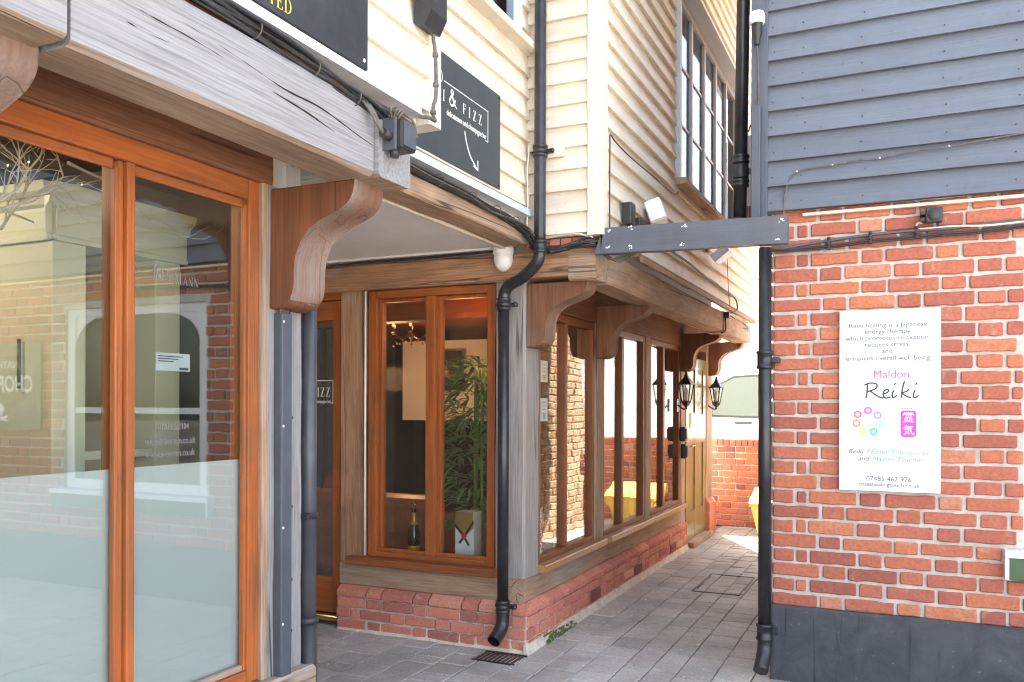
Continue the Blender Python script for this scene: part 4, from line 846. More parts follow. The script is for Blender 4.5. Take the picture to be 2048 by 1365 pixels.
t = thing('cable_trunking', (-2.075, 2.478, .3), 'square dark grey cable trunking screwed to the silvered oak post', 'cable trunking')
mb = MB(); mb.bbox(-2.085, -2.048, 2.447, 2.507, .2, 1.832, .006); part('trunking', mb, M['conduit'], t)
mb = MB()
for z in (1.80, 1.42, 1.05, .70): mb.ball((-2.047, 2.456, z), .0055, 8, 5, (.6, 1, 1))
part('screw', mb, M['strip'], t)
mb = MB(); mb.tube(smooth([(-2.07, 2.515, 1.88), (-2.072, 2.517, 1.6), (-2.07, 2.514, 1.2), (-2.073, 2.517, .9), (-2.07, 2.514, .45)], 6), .004, 6)
for z in (1.45, 1.12, .85, .66): mb.ball((-2.065, 2.520, z), .008, 7, 5)
part('wire', mb, M['cable'], t)
mb = MB()
for k in range(4): mb.tube(smooth([(-2.068, 2.46+.012*k, 1.825), (-2.062, 2.465+.014*k, 1.85+.01*k), (-2.02-.01*k, 2.50+.012*k, 1.872), (-2.0, 2.54+.01*k, 1.868)], 5), .005, 6)
part('wire_tail', mb, M['cablegrey'], t)

t = thing('downpipe', (-.722, 4.82, 0), 'black cast downpipe with a shoe at the corner of the red brick wall', 'downpipe')
px, py, r = -.694, 4.80, .035
mb = MB(); mb.tube([(px, py, 2.36), (px+.004, py, .25)], r, 20); part('pipe', mb, M['iron'], t)
for q in ((px, py, 1.70, r, .10), (px+.003, py, .22, r, .09)): mb = MB(); collar(mb, *q); part('collar', mb, M['iron'], t)
for q in ((px, px+.075, py+.01, py+.07, 1.735, 1.765, .004), (px+.02, px+.07, py+.01, py+.05, .25, .28, .004)): mb = MB(); mb.bbox(*q); part('pipe_bracket', mb, M['iron'], t)
mb = MB(); mb.tube(smooth([(px+.004, py, .26), (px+.004, py, .18), (px+.001, py-.03, .13), (px-.004, py-.09, .075)], 5), r*1.12, 20); part('shoe', mb, M['iron'], t)

t = thing('downpipe', (-.86, 4.98, 2.53), 'black downpipe leaning slightly beside the black weatherboards above the tie beam', 'downpipe')
mb = MB(); mb.tube([(-.862, 4.975, 2.50), (-.815, 4.97, 6.0)], .037, 20); part('pipe', mb, M['iron'], t)
for q in ((-.862, 4.975, 2.525, .037, .05), (-.8565, 4.975, 2.75, .037, .045), (-.856, 4.975, 2.885, .037, .05)): mb = MB(); collar(mb, *q); part('collar', mb, M['iron'], t)
mb = MB(); mb.lathe([(.042, 0), (.044, .005), (.044, .075), (.042, .08)], (-.8563, 4.975, 2.80), 20); mb.bbox(-.83, -.70, 4.985, 5.01, 2.83, 2.86, .004); part('socket', mb, M['plastic'], t)

# ================================================================== TIE BEAM ACROSS THE ALLEY
def chips(mb, cx, cz, y, n, r):
    for k in range(n):
        a, b = cx+jit(r), cz+jit(r*.8); s = random.uniform(.003, .009)
        flat(mb, [(s*random.uniform(.5, 1.3)*math.cos(q*1.05), s*random.uniform(.3, .9)*math.sin(q*1.05)) for q in range(6)], (a, y, b), UX, UZ, 1, .0006, k*.00003)
t = thing('tie_beam', (-1.1, 4.6, 2.36), 'blue black timber tie beam with chipped paint spanning the alley between the two buildings', 'beam')
mb = MB(); N = 26; n0 = 0
for i in range(N+1):
    q = i/N; x = -1.612+q*(1.058); zt = 2.508-.018*q; zb = 2.362-.016*q; dx = (0 if i else .055); e = noise.noise(Vector((x*6, 0, 3)))*.003
    y_a, y_b = 4.60, 4.665
    mb.v += [(x-dx*.0, y_a, zb+e), (x+dx, y_a, zt+e*.5), (x+dx, y_b, zt+e*.5), (x, y_b, zb+e)]
for i in range(N):
    for k in range(4): mb.face((i*4+k, i*4+(k+1) % 4, (i+1)*4+(k+1) % 4, (i+1)*4+k))
mb.face((0, 1, 2, 3)); mb.face([N*4+k for k in (3, 2, 1, 0)])
M['beamblack'] = boardpaint('tie_beam_paint', 'x', (.115, .128, .155), (.05, .045, .045), rough=.45, var=.05, dirtamt=.4, bumpv=.4)
part('timber', mb, M['beamblack'], t)
mb = MB()
for cx, cz in ((-1.52, 2.485), (-1.53, 2.395), (-1.395, 2.492), (-1.40, 2.385), (-1.095, 2.482), (-1.105, 2.38), (-.585, 2.465), (-.605, 2.37)): chips(mb, cx, cz, 4.5985, 5, .012)
part('paint_chip', mb, M['letter'], t)

# ================================================================== CABLES
def bundle(mb, pts, k, spread, r, tie=True, mt=None):
    for j in range(k):
        o = Vector((jit(spread), jit(spread), jit(spread))); ph = random.random()*9
        P = [Vector(p)+o+Vector((noise.noise(Vector((ph, i*1.3, 1))), noise.noise(Vector((ph, i*1.1, 5))), noise.noise(Vector((ph, i*1.7, 9)))))*spread*.9 for i, p in enumerate(pts)]
        mb.tube(smooth(P, 6), r*random.uniform(.7, 1.25), 7)
def ties(pts, every, r, t):
    S = smooth(pts, 6)
    for i in range(2, len(S)-2, every):
        d = (S[i+1]-S[i]).normalized(); a = d.orthogonal().normalized(); b = d.cross(a)
        mb = MB(); mb.tube([S[i]+(a*math.cos(q)+b*math.sin(q))*r for q in [k*math.pi/5 for k in range(11)]], .0022, 5); part('cable_tie', mb, M['cablegrey'], t)
t = thing('cable_bundle', (-1.63, 1.7, 2.54), 'thick bundle of black cables clipped along the top of the silvered jetty beam', 'cables')
p1 = [(-1.652, .9, 2.575), (-1.650, 1.3, 2.556), (-1.648, 1.6, 2.552), (-1.648, 1.85, 2.545), (-1.645, 2.05, 2.532), (-1.64, 2.2, 2.512), (-1.636, 2.36, 2.498), (-1.64, 2.5, 2.487)]
mb = MB(); bundle(mb, p1, 8, .019, .0065); part('strand', mb, M['cable'], t)
mb = MB(); bundle(mb, [(x, y, z+.012) for x, y, z in p1], 4, .020, .0045); part('dusty_strand', mb, M['cablegrey'], t); ties(p1, 8, .028, t)
t = thing('cable_bundle', (-2.0, 3.8, 2.55), 'loose bundle of black cables sagging along the beam under the hanging sign', 'cables')
p2 = [(-1.985, 2.66, 2.585), (-1.985, 3.0, 2.562), (-1.98, 3.35, 2.552), (-1.985, 3.7, 2.548), (-1.985, 4.0, 2.540), (-1.98, 4.25, 2.53), (-1.97, 4.42, 2.505), (-1.955, 4.52, 2.455), (-1.90, 4.585, 2.43)]
mb = MB(); bundle(mb, p2, 9, .024, .0048); part('strand', mb, M['cable'], t)
mb = MB(); bundle(mb, p2, 5, .028, .0036); part('dusty_strand', mb, M['cablegrey'], t); ties(p2, 6, .028, t)
t = thing('cable_bundle', (-1.75, 4.6, 2.44), 'tangle of black cables passing behind the swan neck downpipe to the tie beam', 'cables')
p3 = [(-2.0, 4.60, 2.452), (-1.95, 4.605, 2.418), (-1.88, 4.60, 2.405), (-1.80, 4.60, 2.412), (-1.72, 4.595, 2.43), (-1.65, 4.60, 2.44), (-1.60, 4.64, 2.435)]
mb = MB(); bundle(mb, p3, 9, .017, .006); part('strand', mb, M['cable'], t); mb = MB(); bundle(mb, p3[2:], 5, .020, .0045); part('dusty_strand', mb, M['cablegrey'], t)
mb = MB(); bundle(mb, [(-1.99, 4.60, 2.475), (-1.85, 4.59, 2.482), (-1.73, 4.58, 2.487), (-1.62, 4.60, 2.462)], 2, .004, .006); part('cream_strand', mb, M['cablewhite'], t)
t = thing('cable_bundle', (-1.5, 4.65, 2.34), 'loops of loose cable hanging below the tie beam at the oak corner', 'cables')
mb = MB()
for k in range(7): 
    a = jit(.02); mb.tube(smooth([(-1.575+a, 4.68, 2.375), (-1.545, 4.67+jit(.02), 2.345+jit(.012)), (-1.49, 4.69, 2.335+jit(.014)), (-1.43+jit(.03), 4.70, 2.35+jit(.01)), (-1.40+jit(.03), 4.70, 2.38)], 5), .0045, 6)
part('strand', mb, M['cablegrey'], t)
t = thing('cable_bundle', (-1.58, 7.2, 2.46), 'clipped cables running along the bottom weatherboard over the alley beam', 'cables')
mb = MB(); pa = [(-1.588+.002*math.sin(i*2.3), 4.75+i*.33, 2.455+.010*math.sin(i*1.9)) for i in range(17)]; bundle(mb, pa, 3, .006, .006); part('strand', mb, M['cablegrey'], t)
mb = MB(); pb2 = [(-1.566, 5.3+i*.31, 2.665+.004*math.sin(i*1.7)-i*.0065) for i in range(12)]; bundle(mb, pb2, 2, .004, .008); mb.tube(smooth([pb2[-1], (-1.55, 8.78, 2.56), (-1.545, 8.8, 2.48), (-1.56, 8.62, 2.43), (-1.60, 8.50, 2.38), (-1.6, 8.46, 2.24), (-1.63, 8.42, 2.212)], 6), .008, 6); part('looped_strand', mb, M['cable'], t)
mb = MB(); mb.tube(smooth([(-1.545, 8.2, 4.0), (-1.54, 8.22, 3.0), (-1.54, 8.3, 2.6), (-1.56, 8.5, 2.46)], 6), .003, 5); part('thin_wire', mb, M['cable'], t)
mb = MB(); mb.bbox(-1.61, -1.56, 8.44, 8.52, 2.36, 2.42, .006); part('junction_box', mb, M['plastic'], t)
t = thing('alley_cable', (-1.552, 4.66, 2.9), 'thin black cable stapled down the cream corner board and across the alley weatherboards', 'cable')
mb = MB(); mb.tube(smooth([(-1.54, 4.668, 2.50), (-1.541, 4.668, 2.7), (-1.54, 4.667, 2.98), (-1.54, 4.675, 3.055), (-1.55, 4.80, 3.052), (-1.553, 5.1, 3.045), (-1.553, 5.7, 3.055), (-1.553, 6.2, 3.06), (-1.56, 6.38, 3.12)], 6), .0045, 6); part('wire', mb, M['cable'], t)
mb = MB(); mb.tube(smooth([(-1.545, 4.668, 2.56), (-1.53, 4.675, 2.52), (-1.535, 4.68, 2.485), (-1.54, 4.70, 2.47)], 5), .004, 6); part('wire', mb, M['cablewhite'], t)
t = thing('wall_cable', (-.1, 4.83, 2.4), 'pair of black cables clipped across the brickwork under the floodlight', 'cable')
q1 = [(-.72, 4.80, 2.362), (-.60, 4.822, 2.358), (-.50, 4.84, 2.372), (-.37, 4.845, 2.385), (-.18, 4.842, 2.398), (.02, 4.842, 2.404), (.20, 4.842, 2.402), (.33, 4.842, 2.410), (.6, 4.842, 2.416), (1.3, 4.842, 2.42)]
q2 = [(-.72, 4.80, 2.358), (-.60, 4.82, 2.350), (-.50, 4.838, 2.354), (-.37, 4.842, 2.356), (-.18, 4.842, 2.370), (.02, 4.842, 2.374), (.20, 4.842, 2.378), (.33, 4.842, 2.378), (.6, 4.842, 2.392), (1.3, 4.842, 2.40)]
mb = MB(); mb.tube(smooth(q1, 6), .0085, 8); part('upper_cable', mb, M['cablegrey'] if 0 else M['conduit'], t)
mb = MB(); mb.tube(smooth(q2, 6), .007, 8); mb.tube(smooth([(x, y, z-.010) for x, y, z in q2], 6), .005, 8); part('lower_cable', mb, M['cable'], t)
for x, z in ((-.37, 2.372), (-.165, 2.386), (.055, 2.395)): mb = MB(); mb.bbox(x-.008, x+.008, 4.828, 4.868, z-.032, z+.032, .003); mb.ball((x, 4.827, z+.020), .006, 8, 5); mb.ball((x, 4.827, z-.012), .006, 8, 5); part('clip', mb, M['cable'], t)
t = thing('board_cable', (0, 4.81, 2.8), 'thin dark cable stapled across the black weatherboards', 'cable')
mb = MB(); pc = [(-.600, 4.812, 2.50), (-.598, 4.812, 2.60), (-.590, 4.815, 2.66), (-.572, 4.812, 2.72), (-.53, 4.81, 2.762), (-.45, 4.81, 2.775), (-.35, 4.81, 2.777), (-.22, 4.81, 2.790), (-.12, 4.81, 2.786), (.05, 4.81, 2.806), (.2, 4.81, 2.808), (.5, 4.81, 2.832), (1.0, 4.81, 2.84)]
mb.tube(smooth(pc, 6), .0048, 6); part('wire', mb, M['cablegrey'], t)
mb = MB()
for x, y, z in pc[4:-1:2]: mb.ball((x, 4.803, z+.002), .0055, 7, 5)
part('staple', mb, M['strip'], t)
t = thing('sign_wall_cable', (-2.0, 4.5, 2.8), 'pale cable hanging down the corner of the cream boards beside the downpipe', 'cable')
mb = MB(); mb.tube(smooth([(-1.99, 4.535, 3.02), (-1.985, 4.52, 2.95), (-1.985, 4.50, 2.85), (-1.982, 4.505, 2.70), (-1.985, 4.50, 2.55), (-1.98, 4.52, 2.46)], 6), .005, 6); part('wire', mb, M['cablewhite'], t)
t = thing('soffit_cable', (-2.9, 4.68, 2.44), 'thin black cables sagging along the top of the oak beam under the soffit', 'cables')
mb = MB(); bundle(mb, [(-4.2, 4.675, 2.428), (-3.7, 4.672, 2.424), (-3.2, 4.672, 2.432), (-2.9, 4.67, 2.43), (-2.6, 4.67, 2.434), (-2.2, 4.66, 2.436)], 3, .007, .005); part('strand', mb, M['cable'], t)

# ================================================================== FITTINGS
t = thing('junction_box', (-1.6, 2.5, 2.41), 'grey black junction box with stub pipes fixed to the sawn beam end', 'junction box')
mb = MB(); mb.bbox(-1.622, -1.545, 2.455, 2.545, 2.372, 2.470, .008); part('box', mb, M['plastic'], t)
mb = MB(); mb.bbox(-1.628, -1.565, 2.445, 2.457, 2.365, 2.476, .006); mb.bbox(-1.545, -1.540, 2.462, 2.538, 2.380, 2.462, .004); part('lid', mb, M['conduit'], t)
mb = MB(); mb.tube([(-1.59, 2.456, 2.41), (-1.59, 2.405, 2.412)], .016, 10); mb.tube([(-1.585, 2.47, 2.38), (-1.585, 2.47, 2.345)], .016, 10); part('pipe_stub', mb, M['plastic'], t)
mb = MB()
for k in range(3): mb.tube(smooth([(-1.592, 2.408, 2.41+k*.003), (-1.592, 2.375+.01*k, 2.43), (-1.606, 2.36+.014*k, 2.465), (-1.62, 2.33+.02*k, 2.50)], 5), .005, 6)
for k in range(4): mb.tube(smooth([(-1.58, 2.44+.01*k, 2.47), (-1.565+jit(.01), 2.42+.02*k, 2.495), (-1.575, 2.47+.015*k, 2.505+jit(.008)), (-1.555, 2.54, 2.485), (-1.55, 2.55+.004*k, 2.43)], 5), .0045, 6)
part('wire', mb, M['cablegrey'], t)
t = thing('alarm_box', (-1.67, 2.82, 2.93), 'black metal box mounted high on the cream corner board with a pipe below it', 'box')
mb = MB(); mb.extr([(-1.69, 2.945), (-1.645, 2.93), (-1.615, 2.985), (-1.615, 3.16), (-1.69, 3.16)], 2.765, 2.885, 'xzy'); part('box', mb, M['plastic'], t)
mb = MB(); mb.tube(smooth([(-1.655, 2.855, 2.95), (-1.657, 2.855, 2.91), (-1.66, 2.872, 2.88), (-1.66, 2.88, 2.80), (-1.66, 2.88, 2.70), (-1.662, 2.865, 2.66), (-1.66, 2.86, 2.62), (-1.64, 2.84, 2.59), (-1.62, 2.76, 2.575), (-1.60, 2.66, 2.545)], 6), .0075, 8); part('conduit', mb, M['cablegrey'], t)
mb = MB()
for y, z in ((2.876, 2.86), (2.88, 2.745), (2.86, 2.632)): mb.lathe([(.0115, -.008), (.0125, 0), (.0115, .008)], (-1.66, y, z), 8)
part('clip', mb, M['cablegrey'], t)
t = thing('security_camera', (-2.2, 4.655, 2.42), 'white dome security camera under the soffit by the downpipe', 'security camera')
cx, cy = -2.205, 4.645
mb = MB(); mb.lathe([(.060, 2.462), (.063, 2.455), (.063, 2.412), (.055, 2.406)], (cx, cy, 0), 22); part('base', mb, M['white'], t)
mb = MB(); mb.lathe([(.055, 2.410), (.059, 2.398), (.058, 2.37), (.049, 2.34), (.034, 2.318), (.014, 2.306), (.001, 2.304)], (cx, cy, 0), 22); part('dome', mb, M['white'], t)
mb = MB(); mb.ball((cx-.014, cy-.03, 2.342), .020, 10, 8); part('lens', mb, M['white'], t)
t = thing('floodlight', (.12, 4.84, 2.47), 'black square floodlight on the brick wall fed by a cream cable', 'floodlight')
mb = MB(); mb.bbox(.095, .172, 4.79, 4.84, 2.432, 2.508, .008); mb.ball((.1335, 4.794, 2.470), .034, 16, 10, (1, .35, 1)); part('housing', mb, M['plastic'], t)
mb = MB(); mb.bbox(.068, .098, 4.80, 4.87, 2.474, 2.494, .004); mb.bbox(.070, .098, 4.805, 4.85, 2.440, 2.460, .006); part('bracket', mb, M['plastic'], t)
mb = MB(); mb.tube(smooth([(.078, 4.83, 2.438), (.062, 4.838, 2.44), (.052, 4.84, 2.425), (.062, 4.84, 2.412), (.10, 4.84, 2.410), (.2, 4.84, 2.412), (.27, 4.835, 2.408), (.4, 4.835, 2.402), (.8, 4.835, 2.42), (1.3, 4.835, 2.43)], 6), .0055, 7); part('wire', mb, M['cablewhite'], t)
t = thing('light_sensor', (-.73, 4.78, 3.52), 'white capped light sensor on the black corner board above the downpipe', 'sensor')
mb = MB(); mb.lathe([(.036, 3.575), (.042, 3.582), (.042, 3.622), (.036, 3.638), (.001, 3.642)], (-.734, 4.755, 0), 20); part('cap', mb, M['white'], t)
mb = MB(); mb.lathe([(.012, 3.46), (.016, 3.465), (.016, 3.50), (.024, 3.51), (.027, 3.53), (.027, 3.572), (.034, 3.578)], (-.734, 4.755, 0), 16); mb.bbox(-.75, -.72, 4.77, 4.80, 3.53, 3.56, .003); part('holder', mb, M['plastic'], t)
mb = MB(); mb.tube(smooth([(-.734, 4.757, 3.46), (-.732, 4.77, 3.40), (-.73, 4.785, 3.25), (-.732, 4.788, 3.15), (-.745, 4.788, 3.08), (-.775, 4.80, 3.04), (-.79, 4.83, 3.02)], 6), .005, 6); part('wire', mb, M['cablegrey'], t)
t = thing('meter_box', (-.80, 5.25, 2.9), 'off white metal cabinet with a dark box beside the leaning downpipe', 'cabinet')
mb = MB(); mb.bbox(-.925, -.70, 5.15, 5.40, 2.66, 3.10, .006); part('cabinet', mb, M['whitepaint'], t)
mb = MB(); mb.bbox(-.79, -.735, 5.03, 5.148, 2.80, 3.0, .008); part('isolator', mb, M['plastic'], t)
mb = MB(); mb.timber('z', 2.5, 2.66, -.86, -.69, 5.06, 5.30, .02, .02, .04, 9); part('rotten_block', mb, M['greyz'], t)
t = thing('black_sensor', (-1.52, 5.05, 2.7), 'pair of small black sensor housings standing on the tie beam against the cream boards', 'sensor')
for y in (4.97, 5.16):
    mb = MB(); mb.bbox(-1.565, -1.50, y, y+.09, 2.60-(y-4.97)*.2, 2.735-(y-4.97)*.3, .012); mb.tube([(-1.53, y+.045, 2.62), (-1.53, y+.045, 2.52)], .014, 10); part('housing', mb, M['plastic'], t)
t = thing('wall_floodlight', (-1.5, 5.5, 2.75), 'white faced floodlight tilted upward on the alley weatherboards above the tie beam', 'floodlight')
mb = MB(); bm = bmesh.new(); bmesh.ops.create_cube(bm, size=1)
for v in bm.verts: v.co = Vector((v.co.x*.11, v.co.y*.17, v.co.z*.15))
bmesh.ops.bevel(bm, geom=list(bm.edges), offset=.008, segments=2, affect='EDGES'); bm.transform(Matrix.Translation((-1.495, 5.50, 2.77)) @ Matrix.Rotation(R(-20), 4, 'Y') @ Matrix.Rotation(R(12), 4, 'Z')); mb.frombm(bm); part('housing', mb, M['strip'], t)
mb = MB(); bm = bmesh.new(); bmesh.ops.create_cube(bm, size=1)
for v in bm.verts: v.co = Vector((v.co.x*.10, v.co.y*.008, v.co.z*.135))
bm.transform(Matrix.Translation((-1.495, 5.50, 2.77)) @ Matrix.Rotation(R(-20), 4, 'Y') @ Matrix.Rotation(R(12), 4, 'Z') @ Matrix.Translation((0, -.090, 0))); mb.frombm(bm); part('face_plate', mb, M['white'], t)
mb = MB(); mb.bbox(-1.57, -1.52, 5.63, 5.74, 2.66, 2.80, .015); part('bracket', mb, M['plastic'], t)
t = thing('alley_light', (-1.5, 7.6, 2.82), 'small pale floodlight on a black arm below the upper alley window', 'floodlight')
mb = MB(); bm = bmesh.new(); bmesh.ops.create_cube(bm, size=1)
for v in bm.verts: v.co = Vector((v.co.x*.16, v.co.y*.2, v.co.z*.075))
bmesh.ops.bevel(bm, geom=list(bm.edges), offset=.006, segments=1, affect='EDGES'); bm.transform(Matrix.Translation((-1.47, 7.60, 2.835)) @ Matrix.Rotation(R(-38), 4, 'Y')); mb.frombm(bm); part('housing', mb, M['strip'], t)
mb = MB(); mb.tube(smooth([(-1.58, 7.5, 2.90), (-1.54, 7.5, 2.93), (-1.50, 7.55, 2.91)], 4), .012, 8); mb.bbox(-1.59, -1.56, 7.42, 7.56, 2.86, 2.94, .006); part('bracket', mb, M['plastic'], t)

# lanterns
def lantern(loc, label):
    t = thing('wall_lantern', loc, label, 'lantern', 'black lanterns by the alley door'); x, y, z = loc
    def ring(r, zz, n=6): return [(x+r*math.cos(i*2*math.pi/n+.26), y+r*math.sin(i*2*math.pi/n+.26), z+zz) for i in range(n)]
    mb = MB()
    for a, b in (((.088, .20), (.030, .265)), ((.030, .265), (.016, .30)), ((.016, .30), (.012, .33)), ((.088, .195), (.088, .20))):
        r0, r1 = ring(*a), ring(*b); n0 = mb.add(r0+r1)
        for i in range(6): mb.face((n0+i, n0+(i+1) % 6, n0+6+(i+1) % 6, n0+6+i))
    mb.poly(ring(.088, .195)); mb.poly(ring(.012, .33)); part('roof', mb, M['iron'], t)
    mb = MB()
    for i in range(6):
        a, b = ring(.045, .03)[i], ring(.074, .195)[i]; mb.tube([a, b], .006, 6)
    mb.lathe([(.012, -.03), (.03, -.015), (.05, .02), (.05, .032), (.045, .035)], (x, y, z), 6, False); part('cage', mb, M['iron'], t)
    mb = MB(); r0, r1 = ring(.043, .034), ring(.072, .194); n0 = mb.add(r0+r1)
    for i in range(6): mb.face((n0+i, n0+(i+1) % 6, n0+6+(i+1) % 6, n0+6+i))
    part('glass_pane', mb, M['glass'], t)
    mb = MB(); mb.lathe([(.014, .03), (.016, .08), (.022, .10), (.024, .13), (.016, .155), (.002, .165)], (x, y, z), 12); part('bulb', mb, M['white'], t)
    mb = MB(); mb.tube([(x, y, z-.02), (x, y, z-.055)], .011, 8); mb.tube(smooth([(x, y, z-.045), (x-.03, y, z-.05), (-2.085, y, z-.01)], 4), .008, 8); mb.bbox(-2.10, -2.085, y-.03, y+.03, z-.08, z+.05, .004); part('wall_arm', mb, M['iron'], t); return t
lantern((-2.0, 8.53, 1.515), 'black wall lantern with a clear bulb left of the olive alley door')
lantern((-1.99, 9.99, 1.51), 'black wall lantern on the post between the olive door and the yard')
for y, z0, z1, lb in ((8.72, 1.13, 1.28, 'upper dark key safe on the timber beside the alley door'), (8.76, .95, 1.10, 'lower dark key safe with a projecting cover beside the alley door')):
    t = thing('key_safe', (-2.05, y, z0), lb, 'key safe'); mb = MB(); mb.bbox(-2.10, -2.045, y-.045, y+.045, z0, z1, .014); part('body', mb, M['plastic'], t)
    mb = MB(); mb.bbox(-2.045, -2.032, y-.03, y+.03, z0+.02, z1-.02, .006); part('cover', mb, M['conduit'], t)
# ground drain and covers
t = thing('drain_grate', (-2.17, 4.56, .002), 'black slotted drain grate under the downpipe shoe', 'drain')
mb = MB()
for k in range(9): mb.bbox(-2.30+k*.029, -2.284+k*.029, 4.46, 4.63, -.004, .006, .002)
mb.bbox(-2.31, -2.035, 4.445, 4.46, -.004, .007, .002); mb.bbox(-2.31, -2.035, 4.63, 4.645, -.004, .007, .002); part('grate', mb, M['iron'], t)
t = thing('access_cover', (-1.36, 7.2, .003), 'recessed paved access cover edged in metal in the alley', 'access cover')
mb = MB()
for q in ((-1.56, -1.545, 6.85, 7.62), (-1.19, -1.175, 6.85, 7.62), (-1.545, -1.19, 6.85, 6.862), (-1.545, -1.19, 7.608, 7.62)): mb.bbox(q[0], q[1], q[2], q[3], -.004, .005, .001)
part('rim', mb, M['cablegrey'], t)
mb = MB(); mb.tube([(-1.535, 6.95, .004), (-1.535, 7.5, .004)], .004, 6); part('handle', mb, M['iron'], t)

# ================================================================== BACK YARD
t = thing('yard_wall', (-2, 10.85, 0), 'low red brick wall with a brick on edge coping at the end of the alley', 'wall')
part('brickwork', brickwork('x', -6, .9, 10.75, -1, .0, 13, .0765, .235, .118, .012, bond='flemish'), M['brick'], t)
mb = MB(); mb.box(-6, .9, 10.752, 10.96, 0, .998); part('mortar_bed', mb, M['mortar'], t)
mb = MB(); x = -6
while x < .9:
    wd = .072+jit(.004); mb.tint = min(1, max(0, random.gauss(.5, .15))); z1 = 1.085+jit(.006)
    mb.extr([(10.735, 1.0), (10.735, z1-.025), (10.75, z1-.004), (10.79, z1), (10.93, z1), (10.98, z1-.02), (10.98, 1.0)], x+.005, x+wd-.004, 'yzx'); x += wd
part('coping', mb, M['brick'], t)
t = thing('grit_bin', (-1.32, 10.25, 0), 'bright yellow grit bin with a sloping lid by the yard wall', 'grit bin')
M['yellow'] = plain('yellow_plastic', (.84, .60, .12), .45, var=.06, scale=5, bumpv=.03)
mb = MB(); 
n0 = mb.add([(-1.51, 9.98, .02), (-1.05, 9.98, .02), (-1.05, 10.38, .02), (-1.51, 10.38, .02), (-1.585, 9.92, .36), (-.97, 9.92, .36), (-.97, 10.44, .42), (-1.585, 10.44, .42)])
for q in ((0, 3, 2, 1), (0, 1, 5, 4), (1, 2, 6, 5), (2, 3, 7, 6), (3, 0, 4, 7), (4, 5, 6, 7)): mb.face([n0+i for i in q])
part('bin', mb, M['yellow'], t)
mb = MB(); mb.extr([(9.89, .355), (9.89, .39), (9.95, .43), (10.35, .535), (10.46, .53), (10.46, .42), (10.44, .42), (9.92, .36)], -1.60, -.95, 'yzx'); part('lid', mb, M['yellow'], t)
# van: side profile with the nose to -x
t = thing('parked_van', (-1.6, 14.4, 0), 'white van parked beyond the low yard wall, cab door facing the alley', 'van')
M['vanpaint'] = plain('white_van_paint', (.84, .85, .87), .25, var=.02, scale=2, bumpv=0, coat=.6)
prof = [(-4.75, .30), (-4.80, .62), (-4.74, .95), (-4.45, 1.08), (-3.75, 1.22), (-3.45, 1.32), (-2.75, 1.98), (-2.45, 2.10), (-1.9, 2.16), (1.0, 2.16), (1.12, 2.05), (1.14, .35), (.75, .30), (.72, .52), (.5, .68), (.2, .68), (0, .52), (-.04, .30), (-3.05, .30), (-3.1, .52), (-3.3, .68), (-3.6, .68), (-3.82, .52), (-3.86, .30)]
hole = [(-3.12, 1.33), (-1.98, 1.30), (-1.93, 1.42), (-1.93, 1.92), (-2.02, 1.985), (-2.42, 1.965), (-2.62, 1.86)]
mb = MB(); mb.extr(prof, 13.52, 15.3, 'xzy'); part('body', mb, M['vanpaint'], t)
mb = MB(); mb.extr([(x*1.0, z) for x, z in hole], 13.494, 13.515, 'xzy'); part('window_seal', mb, M['plastic'], t)
cxh, czh = -2.35, 1.65; mb = MB(); mb.extr([((x-cxh)*.935+cxh, (z-czh)*.90+czh) for x, z in hole], 13.486, 13.493, 'xzy'); M['vanglass'] = plain('van_glass', (.05, .085, .07), .12, var=.03, bumpv=0, spec=.8); dr = part('window', mb, M['vanglass'], t)
mb = MB(); mb.bbox(-2.40, -2.14, 13.47, 13.515, 1.215, 1.25, .01); part('door_handle', mb, M['plastic'], t)
mb = MB()
for a, b in (((-1.86, 2.05), (-1.86, .38)), ((-1.86, .38), (-2.95, .38)), ((-3.15, 1.30), (-3.12, .75))): mb.tube([(a[0], 13.516, a[1]), (b[0], 13.516, b[1])], .011, 5)
part('door_seam', mb, M['plastic'], t)
mb = MB(); mb.tube([(-2.62, 13.7, 2.05), (-2.40, 13.75, 2.30)], .008, 6); part('aerial', mb, M['plastic'], t)
mb = MB(); mb.bbox(-3.0, -2.78, 13.28, 13.46, 1.32, 1.62, .04); part('door_mirror', mb, M['plastic'], t)
for x in (-3.46, .36):
    mb = MB(); mb.tube([(x, 13.50, .34), (x, 13.74, .34)], .33, 24); o = part('wheel', mb, M['plastic'], t); mb = MB(); mb.tube([(x, 13.485, .34), (x, 13.51, .34)], .2, 16); part('rim', mb, M['strip'], o)
t = thing('white_building', (-2, 17.4, 0), 'white painted brick building behind the parked van', 'building')
m, nt, b = newmat('white_painted_brick'); v = pos(nt, 1, 1, 1); br = nd(nt, 'TexBrick', Scale=1.0)
sw = nt.nodes.new('ShaderNodeSeparateXYZ'); cb = nt.nodes.new('ShaderNodeCombineXYZ'); nt.links.new(v, sw.inputs[0]); nt.links.new(sw.outputs[0], cb.inputs[0]); nt.links.new(sw.outputs[2], cb.inputs[1]); nt.links.new(cb.outputs[0], br.inputs['Vector'])
br.inputs['Brick Width'].default_value = .23; br.inputs['Row Height'].default_value = .075; br.inputs['Mortar Size'].default_value = .006; br.inputs['Color1'].default_value = (.86, .86, .85, 1); br.inputs['Color2'].default_value = (.82, .82, .81, 1); br.inputs['Mortar'].default_value = (.7, .7, .69, 1); nt.links.new(br.outputs[0], b.inputs['Base Color']); b.inputs['Roughness'].default_value = .7
mb = MB(); slab(mb, 'x', 17.2, -1, .3, -9, 6, 0, 4.7, holes=((2.0, 3.2, 1.2, 2.6),)); mb.box(-9, -8.7, 17.5, 21, 0, 4.7); mb.box(5.7, 6, 17.5, 21, 0, 4.7); part('wall', mb, m, t)
